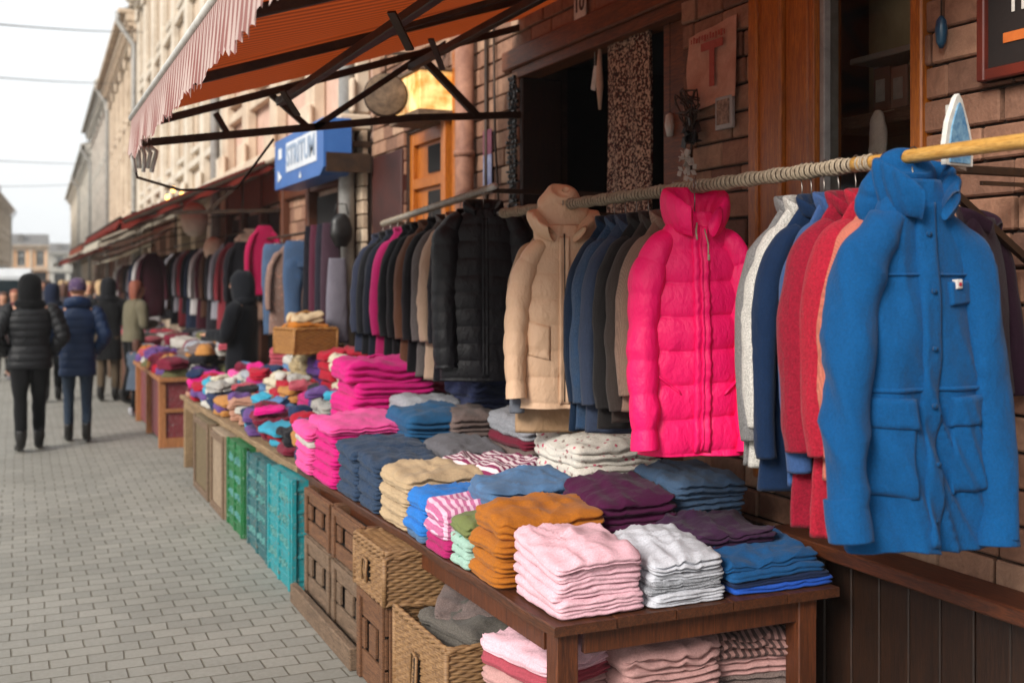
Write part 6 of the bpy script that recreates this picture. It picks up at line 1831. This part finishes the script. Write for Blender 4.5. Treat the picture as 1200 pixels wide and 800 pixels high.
# ------------------------------------------------------------------ people
def skin_body(nodes, edges, name, mat, parent, sub=1):
    """one continuous body grown round a skeleton"""
    keys = list(nodes); ix = {k: i for i, k in enumerate(keys)}
    me = bpy.data.meshes.new(name)
    me.from_pydata([nodes[k][0] for k in keys], [(ix[a], ix[b]) for a, b in edges], [])
    o = bpy.data.objects.new(name, me); sc.collection.objects.link(o)
    sm = o.modifiers.new('skin', 'SKIN')
    if not me.skin_vertices: me.skin_vertices.new(name='skin')
    for i, k in enumerate(keys):
        r = nodes[k][1]; r = r if isinstance(r, tuple) else (r, r)
        me.skin_vertices[0].data[i].radius = r
        me.skin_vertices[0].data[i].use_root = (k == 'pelvis')
    ss = o.modifiers.new('sub', 'SUBSURF'); ss.levels = sub; ss.render_levels = sub
    dg = bpy.context.evaluated_depsgraph_get()
    m2 = bpy.data.meshes.new_from_object(o.evaluated_get(dg))
    bpy.data.objects.remove(o)
    m2.materials.clear()
    m2.polygons.foreach_set('use_smooth', [True] * len(m2.polygons))
    return add(name, m2, mat, parent)

def person(label, foot, height, face, jacket, jk, trouser, shoe, hat=None, hatk='hood', hair=None, coat_len=.42, stride=.16, arms=('down', 'down'), quiltp=None, wide=1.0, fit=1.0, bag=None, grp='people in the street', skirt=False, lean=0.0):
    """face = heading in radians (0 looks up the street, away from the camera)"""
    k = height / 1.75
    root = thing('person', label, 'person', (foot.x, foot.y, 0), face, grp)
    W = wide
    hipz, kneez, ankz = .90, .48, .09
    N = {}; E = []
    N['pelvis'] = ((0, 0, .95), (.15 * W, .10)); N['belly'] = ((0, .0, 1.08), (.135 * W, .095)); N['chest'] = ((0, 0 + lean * .1, 1.27), (.155 * W, .105))
    N['shoulders'] = ((0, lean * .16, 1.41), (.10, .07)); N['neck'] = ((0, lean * .19 + .01, 1.49), .052); N['jaw'] = ((0, lean * .22 + .03, 1.57), (.062, .075)); N['skull'] = ((0, lean * .23 + .015, 1.655), (.074, .09)); N['crown'] = ((0, lean * .23 + .01, 1.70), (.06, .07))
    E += [('pelvis', 'belly'), ('belly', 'chest'), ('chest', 'shoulders'), ('shoulders', 'neck'), ('neck', 'jaw'), ('jaw', 'skull'), ('skull', 'crown')]
    N['nose'] = ((0, lean * .22 + .115, 1.61), (.012, .014)); E.append(('jaw', 'nose'))
    for sx, sn in ((-1, 'l'), (1, 'r')):
        N['ear' + sn] = ((sx * .078, lean * .23 + .005, 1.62), (.012, .02)); E.append(('skull', 'ear' + sn))
        st = stride * (1 if sx > 0 else -1)
        N['hip' + sn] = ((sx * .085, 0, .88), .085); N['knee' + sn] = ((sx * .09, st * .45 + .03, .50), .055); N['ankle' + sn] = ((sx * .09, st * .9 - (.03 if st < 0 else 0), .10 + (.03 if st < 0 else 0)), .04); N['toe' + sn] = ((sx * .10, st * .9 + .13, .04), .035)
        E += [('pelvis', 'hip' + sn), ('hip' + sn, 'knee' + sn), ('knee' + sn, 'ankle' + sn), ('ankle' + sn, 'toe' + sn)]
        mode = arms[0 if sx < 0 else 1]
        sw_ = -st * .5
        if mode == 'down': el, wr_ = (sx * .235 * W, sw_ * .3 - .02, 1.13), (sx * .24 * W, sw_ + .05, .90)
        elif mode == 'pocket': el, wr_ = (sx * .27 * W, -.06, 1.14), (sx * .19 * W, .06, .98)
        elif mode == 'front': el, wr_ = (sx * .22 * W, .06, 1.14), (sx * .10, .28, 1.14)
        else: el, wr_ = (sx * .22 * W, .12, 1.18), (sx * .16, .40, 1.05)
        N['shoulder' + sn] = ((sx * .175 * W, lean * .15, 1.39), .058); N['elbow' + sn] = (el, .04); N['wrist' + sn] = (wr_, .027)
        d = Vector(wr_) - Vector(el); d.normalize()
        palm = Vector(wr_) + d * .07
        N['palm' + sn] = (tuple(palm), (.036, .018))
        E += [('shoulders', 'shoulder' + sn), ('shoulder' + sn, 'elbow' + sn), ('elbow' + sn, 'wrist' + sn), ('wrist' + sn, 'palm' + sn)]
        side = Vector((0, 1, 0)) if abs(d.y) < .7 else Vector((1, 0, 0))
        side = (side - d * side.dot(d)).normalized()
        for fi in range(4):
            b = palm + side * (.027 - .018 * fi) + d * .015; L = (.062, .072, .067, .052)[fi]
            N[f'f{fi}a{sn}'] = (tuple(b + d * L * .55), .009); N[f'f{fi}b{sn}'] = (tuple(b + d * L + Vector((-sx * .014, 0, 0))), .0075)
            E += [('palm' + sn, f'f{fi}a{sn}'), (f'f{fi}a{sn}', f'f{fi}b{sn}')]
        N['tha' + sn] = (tuple(Vector(wr_) + d * .03 + side * .035), .011); N['thb' + sn] = (tuple(Vector(wr_) + d * .075 + side * .052), .009)
        E += [('wrist' + sn, 'tha' + sn), ('tha' + sn, 'thb' + sn)]
    body = skin_body(N, E, 'body', M['skin'], root)
    # eyes and mouth
    mb = MB()
    for sx in (-1, 1): mb.tube([(sx * .03, lean * .23 + .086, 1.632), (sx * .03, lean * .23 + .099, 1.632)], [.012, .006], 8)
    mb.build('eyes', M['blacklether'], root)
    mb = MB(); mb.tube([(-.022, lean * .22 + .098, 1.572), (0, lean * .22 + .106, 1.570), (.022, lean * .22 + .098, 1.572)], [.003, .006, .003], 6); mb.build('mouth', cloth('#8c4a44'), root)
    # trousers
    for sx, sn in ((-1, 'l'), (1, 'r')):
        h, kn, an = (Vector(N[q + sn][0]) for q in ('hip', 'knee', 'ankle'))
        V, F = loft([h + Vector((-sx * .01, 0, .10)), h, (h + kn) / 2, kn, (kn + an) / 2, an + Vector((0, 0, .0))], [.09 * W, .098 * W, .085 * fit, .066 * fit, .060 * fit, .052 * fit], [.105, .112, .092 * fit, .072 * fit, .066 * fit, .056 * fit], 44, 22, None, .004, 18, 3 + sx, (1, 0, 0), 1, (True, True), .003)
        put('trouser_leg', (V, F), trouser, root)
        t = Vector(N['toe' + sn][0])
        V, F = loft([an + Vector((0, -.045, .10)), an + Vector((0, -.03, .0)), an + Vector((0, .02, -.045 if an.z < .12 else -.05)), t + Vector((0, -.02, .0)), t + Vector((0, .055, -.004))], [.045, .048, .045, .045, .025], [.05, .052, .05, .036, .018], 20, 18, None, .001, 9, 1, (1, 0, 0)); put('shoe', (V, F), shoe, root)
    # jacket
    cl = coat_len; y0 = lean * .1
    V, F = loft([(0, 0, 1.02 - cl), (0, 0, 1.06 - cl * .6), (0, 0, 1.08), (0, y0 * .8, 1.25), (0, y0 * 1.3, 1.37), (0, y0 * 1.7, 1.45), (0, y0 * 1.9, 1.49)],
                [(.185 if not skirt else .26) * W, (.18 if not skirt else .22) * W, .168 * W, .188 * W, .178 * W, .11, .065], [.135, .132, .122, .135, .125, .09, .065], 90, 40, quiltp, .006, 11, 5, (1, 0, 0), .85, (True, False), .004)
    put('jacket', (V, F), jacket, root)
    for sx, sn in ((-1, 'l'), (1, 'r')):
        s, e, w_ = (Vector(N[q + sn][0]) for q in ('shoulder', 'elbow', 'wrist'))
        V, F = loft([s + Vector((-sx * .05, 0, .01)), s + Vector((sx * .012, 0, -.02)), (s + e) / 2 + Vector((sx * .01, 0, 0)), e, (e + w_) / 2, w_ + (w_ - e).normalized() * .01], [.06, .082, .075, .066, .058, .048], [.07, .085, .078, .07, .06, .050], 60, 22, quiltp, .004, 14, 6 + sx, (0, 1, 0), 1, (True, True), .004)
        put('sleeve', (V, F), jacket, root)
    hy = lean * .23
    if hat is not None:
        if hatk == 'hood':
            V, F = loft([(0, hy - .03, 1.46), (0, hy - .02, 1.54), (0, hy - .01, 1.63), (0, hy + .0, 1.71), (0, hy + .01, 1.755), (0, hy + .01, 1.765)], [.11, .112, .112, .098, .055, .01], [.10, .115, .118, .104, .06, .01], 34, 28, None, .005, 16, 4); put('hood', (V, F), hat, root)
            V, F = loft([(-.10, hy + .02, 1.45), (-.11, hy - .04, 1.46), (0, hy - .10, 1.47), (.11, hy - .04, 1.46), (.10, hy + .02, 1.45)], [.035, .045, .05, .045, .035], [.03, .035, .04, .035, .03], 30, 16, None, .004, 16, 4, (0, 0, 1)); put('hood_roll', (V, F), hat, root)
        elif hatk == 'beanie':
            V, F = loft([(0, hy - .005, 1.625), (0, hy, 1.66), (0, hy, 1.72), (0, hy, 1.765), (0, hy, 1.775)], [.088, .092, .085, .05, .01], [.104, .107, .098, .055, .01], 24, 26, (.03, .003), .003, 20, 4); put('knitted_hat', (V, F), hat, root)
            V, F = loft([(-.09, hy + .03, 1.47), (-.10, hy - .05, 1.50), (0, hy - .10, 1.52), (.10, hy - .05, 1.50), (.09, hy + .03, 1.47)], [.04, .055, .06, .055, .04], [.03, .035, .04, .035, .03], 30, 16, None, .005, 16, 4, (0, 0, 1)); put('collar_roll', (V, F), jacket, root)
    if hair is not None:
        V, F = loft([(0, hy - .045, 1.47), (0, hy - .04, 1.56), (0, hy - .02, 1.65), (0, hy - .005, 1.72), (0, hy, 1.748)], [.07, .085, .092, .07, .01], [.045, .07, .095, .08, .01], 30, 26, None, .006, 26, 7); put('hair', (V, F), hair, root)
    if bag:
        V, F = loft([(0, -.20, 1.38), (0, -.22, 1.30), (0, -.23, 1.15), (0, -.2, 1.05)], [.08, .13, .14, .10], [.04, .07, .08, .05], 24, 22, None, .004, 12, 2); put('backpack', (V, F), bag, root)
    root.scale = (k, k, k)
    return root
def G0(u, v): return P(u, v, Z=0)
jb = cloth('#0b0c10', 'nylon'); jn = cloth('#0f2748', 'nylon')
tb = cloth('#08080a'); tn = cloth('#101f30', 'denim')
boots = M['blacklether']
person('person in black hooded puffer jacket walking away, hands at pockets', G0(35, 528), 1.77, rad(3), jb, 0, tb, boots, hat=cloth('#070709'), hatk='hood', coat_len=.20, arms=('pocket', 'pocket'), quiltp=(.075, .010), wide=1.12, stride=.12, fit=1.02)
person('person in navy blue puffer coat and blue jeans walking away', G0(91, 518), 1.72, rad(-3), jn, 0, tn, boots, hat=cloth('#4c3c58', 'pattern', '#8c7080'), hatk='beanie', coat_len=.30, arms=('pocket', 'pocket'), quiltp=(.085, .010), wide=1.02, stride=-.10, fit=.86)
person('person in long black coat and khaki trousers beside the stalls', G0(127, 470), 1.74, rad(-12), cloth('#0b0b0d'), 0, cloth('#4c4032'), boots, hat=cloth('#141418'), hatk='hood', coat_len=.42, arms=('down', 'front'), stride=.06)
person('person in olive beige jacket with auburn hair facing the stalls', G0(156, 475), 1.72, rad(-70), cloth('#625c4a'), 0, tb, boots, hair=M['hair_red'], coat_len=.12, arms=('front', 'front'), stride=.05, lean=.25, wide=1.05)
person('small child in grey blue coat standing at the second stall', G0(161, 489), .98, rad(-55), cloth('#39424f', 'denim'), 0, tb, cloth('#a8a8ae'), hair=M['hair_brown'], coat_len=.40, arms=('front', 'front'), stride=.04, wide=1.25, skirt=True)
person('person in navy jacket walking between the two nearest walkers', G0(61, 470), 1.66, rad(0), cloth('#18243c', 'nylon'), 0, tb, boots, hat=cloth('#141c30'), hatk='hood', coat_len=.25, quiltp=(.08, .008))
person('person in dark coat at the left edge with brown hair', G0(4, 445), 1.52, rad(172), cloth('#3c2c2c'), 0, tb, cloth('#b0aeb4'), hair=M['hair_brown'], coat_len=.3)
person('person with reddish scarf near the left edge facing the camera', G0(17, 440), 1.56, rad(168), cloth('#5c3034'), 0, tb, boots, hair=M['hair_red'], coat_len=.35)
pv = Vector((2.05, 11.3, 0))
person('person in dark navy jacket standing behind the stalls', pv, 1.80, rad(60), cloth('#0b0d13'), 0, tb, boots, hat=cloth('#101218'), hatk='hood', coat_len=.3, wide=1.2, arms=('front', 'front'))
crowd = [(75, 432, 1.66, '#3a3438', 'hair_brown', 'in dark plum coat'), (104, 432, 1.70, '#5a4636', 'hair_blond', 'in brown coat with fair hair'), (117, 440, 1.72, '#2a2a32', 'hair_blond', 'in charcoal coat with fair hair'),
         (122, 415, 1.68, '#8c8478', 'hair_brown', 'in pale coat'), (84, 408, 1.72, '#6a2c30', 'hair_brown', 'in wine red coat'), (97, 402, 1.70, '#1e2638', 'hair_brown', 'in ink blue coat'),
         (50, 405, 1.70, '#4c4a50', 'hair_brown', 'in grey coat'), (72, 396, 1.72, '#a89c8c', 'hair_blond', 'in cream coat'), (28, 410, 1.70, '#2c3c38', 'hair_brown', 'in dark green coat'), (111, 396, 1.70, '#3c2c24', 'hair_brown', 'in umber coat'),
         (66, 418, 1.64, '#b4a894', 'hair_brown', 'in sand coloured coat'), (90, 392, 1.74, '#20242c', 'hair_brown', 'in black anorak'), (44, 392, 1.66, '#8c4a44', 'hair_red', 'in brick red coat'), (102, 388, 1.72, '#54606c', 'hair_brown', 'in steel blue coat'),
         (78, 384, 1.70, '#c8bcb0', 'hair_blond', 'in off white jacket'), (36, 384, 1.72, '#443830', 'hair_brown', 'in cocoa coat'), (118, 404, 1.60, '#7c3c50', 'hair_brown', 'in raspberry jacket'), (57, 381, 1.72, '#26303c', 'hair_brown', 'in midnight coat'), (127, 424, 1.66, '#5c5648', 'hair_red', 'in moss coat')]
for i, (u, v, h, c, hr, w_) in enumerate(crowd):
    person(f'distant person {w_} in the crowd down the street', G0(u, v), h, rad([0, 180, 20, 170, -10][i % 5]), cloth(c), 0, tb, boots, hair=M[hr], coat_len=.35, stride=.14 if i % 2 else -.14, grp='people in the distance')

# ------------------------------------------------------------------ delivery van at the far left
def van():
    p = P(-12, X=-.95); yv = 27.0; xv = P(-14, Y=yv).x
    root = thing('delivery_van', 'white van parked at the left edge behind the walking people', 'van', (xv, yv, 0), rad(3))
    body = rough_mat('white_van_paint', '#c4c8cc', '#d4d8dc', 2, .25, .02)
    W, Lh = .92, 4.6
    prof = [(0, .35), (0, 1.80), (.15, 1.98), (3.0, 1.98), (3.35, 1.86), (4.0, 1.15), (4.55, .98), (4.62, .7), (4.62, .35)]
    # rear of the van faces the camera at local y=0
    V = []; n = len(prof)
    secs = [(-W, .0, .94), (-W + .06, 0, 1), (W - .06, 0, 1), (W, 0, .94)]
    for x, _, s in secs:
        for y, z in prof: V.append((x, (y - 2.3) * (1 if s == 1 else .985) + 2.3, .35 + (z - .35) * (1 if s == 1 else .965)))
    F = [tuple(range(n)), tuple(range(4 * n - 1, 3 * n - 1, -1))]
    for s in range(3):
        for i in range(n): F.append((s * n + i, (s + 1) * n + i, (s + 1) * n + (i + 1) % n, s * n + (i + 1) % n))
    mb = MB(); mb.raw(V, F); mb.build('body', body, root)
    gl = rough_mat('van_glass', '#101a1e', '#22343a', 2, .1, .02)
    mb = MB(); mb.b2((-.75, -.012, 1.15), (-.04, .0, 1.72)); mb.b2((.04, -.012, 1.15), (.75, 0, 1.72)); mb.build('rear_window', gl, root)
    for sx in (-1, 1):
        mb = MB(); mb.b2((sx * (W + .004) - .004, .4, 1.2), (sx * (W + .004) + .004, 2.6, 1.68)); mb.build('side_window', gl, root)
        mb = MB(); mb.b2((sx * .8 - .05, -.02, .85), (sx * .8 + .05, .0, 1.1), .004); mb.build('tail_light', rough_mat('red_lens', '#7a1414', '#901a1a', 4, .3), root)
        for y in (.85, 3.75):
            mb = MB(); mb.tube([(sx * (W - .2), y, .32), (sx * (W - .18), y, .32), (sx * (W + .0), y, .32), (sx * (W + .01), y, .32)], [.30, .32, .32, .30], 24); wh_ = mb.build('wheel', M['blacklether'], root)
            mb = MB(); mb.tube([(sx * (W + .012), y, .32), (sx * (W + .02), y, .32)], [.19, .17], 20); mb.build('rim', M['zinc'], wh_)
    mb = MB(); mb.b2((-W, -.08, .33), (W, -.001, .52), .02); mb.build('bumper', M['steel'], root)
    mb = MB(); mb.b2((-.24, -.016, .62), (.24, -.001, .73), .003); mb.build('number_plate', M['white_paint'], root)
van()
for i, o in enumerate([o for o in sc.objects if o.parent is None and o.type in ('EMPTY', 'MESH')]):
    if 'label' in o and len(o['label'].split()) > 16: print('LONG', o['label'])

# pale canvas sheets slung under the second awning
for k, (xa, xb, ya, yb, za, zb, lb) in enumerate(((1.15, 1.9, 15.2, 16.6, 2.20, 2.50, 'nearest of the pale canvas sheets slung under the second awning'), (1.2, 2.1, 17.2, 18.6, 2.12, 2.48, 'middle pale canvas sheet slung under the second awning'), (1.25, 2.2, 19.4, 21.4, 2.02, 2.42, 'farthest pale canvas sheet slung beyond the second awning'))):
    rt = thing('canvas_sheet', lb, 'canvas', (xa, ya, za), 0, 'canvas sheets over the second stall')
    V = []
    for j in range(13):
        for i in range(13):
            t, u_ = i / 12, j / 12
            V.append(((xb - xa) * t, (yb - ya) * u_, (zb - za) * t - .05 * math.sin(math.pi * t) - .03 * math.sin(math.pi * u_) + .01 * math.sin(i * 2 + j)))
    F = [(j * 13 + i, j * 13 + i + 1, (j + 1) * 13 + i + 1, (j + 1) * 13 + i) for j in range(12) for i in range(12)]
    add('cloth', mesh_np('canvas', V, F), M['awn3'], rt)
    mb = MB(); mb.tube([(0, 0, 0), (0, yb - ya, 0)], .014, 6); mb.tube([(0, 0, 0), (xb - xa, 0, zb - za)], .012, 6); mb.tube([(xb - xa, 0, zb - za), (xb - xa, yb - ya, zb - za)], .014, 6); mb.tube([(xb - xa, 0, zb - za), (XW - xa - .02, 0, zb - za + .1)], .012, 6)
    mb.build('frame', M['steel'], rt)
# thin winter air
mh = bpy.data.materials.new('pale_air'); mh.use_nodes = True; th_ = mh.node_tree; th_.nodes.clear()
ou_ = th_.nodes.new('ShaderNodeOutputMaterial'); pv_ = th_.nodes.new('ShaderNodeVolumePrincipled')
pv_.inputs['Color'].default_value = (.93, .95, .97, 1); pv_.inputs['Density'].default_value = .0009
th_.links.new(pv_.outputs[0], ou_.inputs['Volume'])
mb = MB(); mb.b2((-59, -19, -1), (59, 399, 14)); tag(mb.build('haze', mh), kind='stuff')
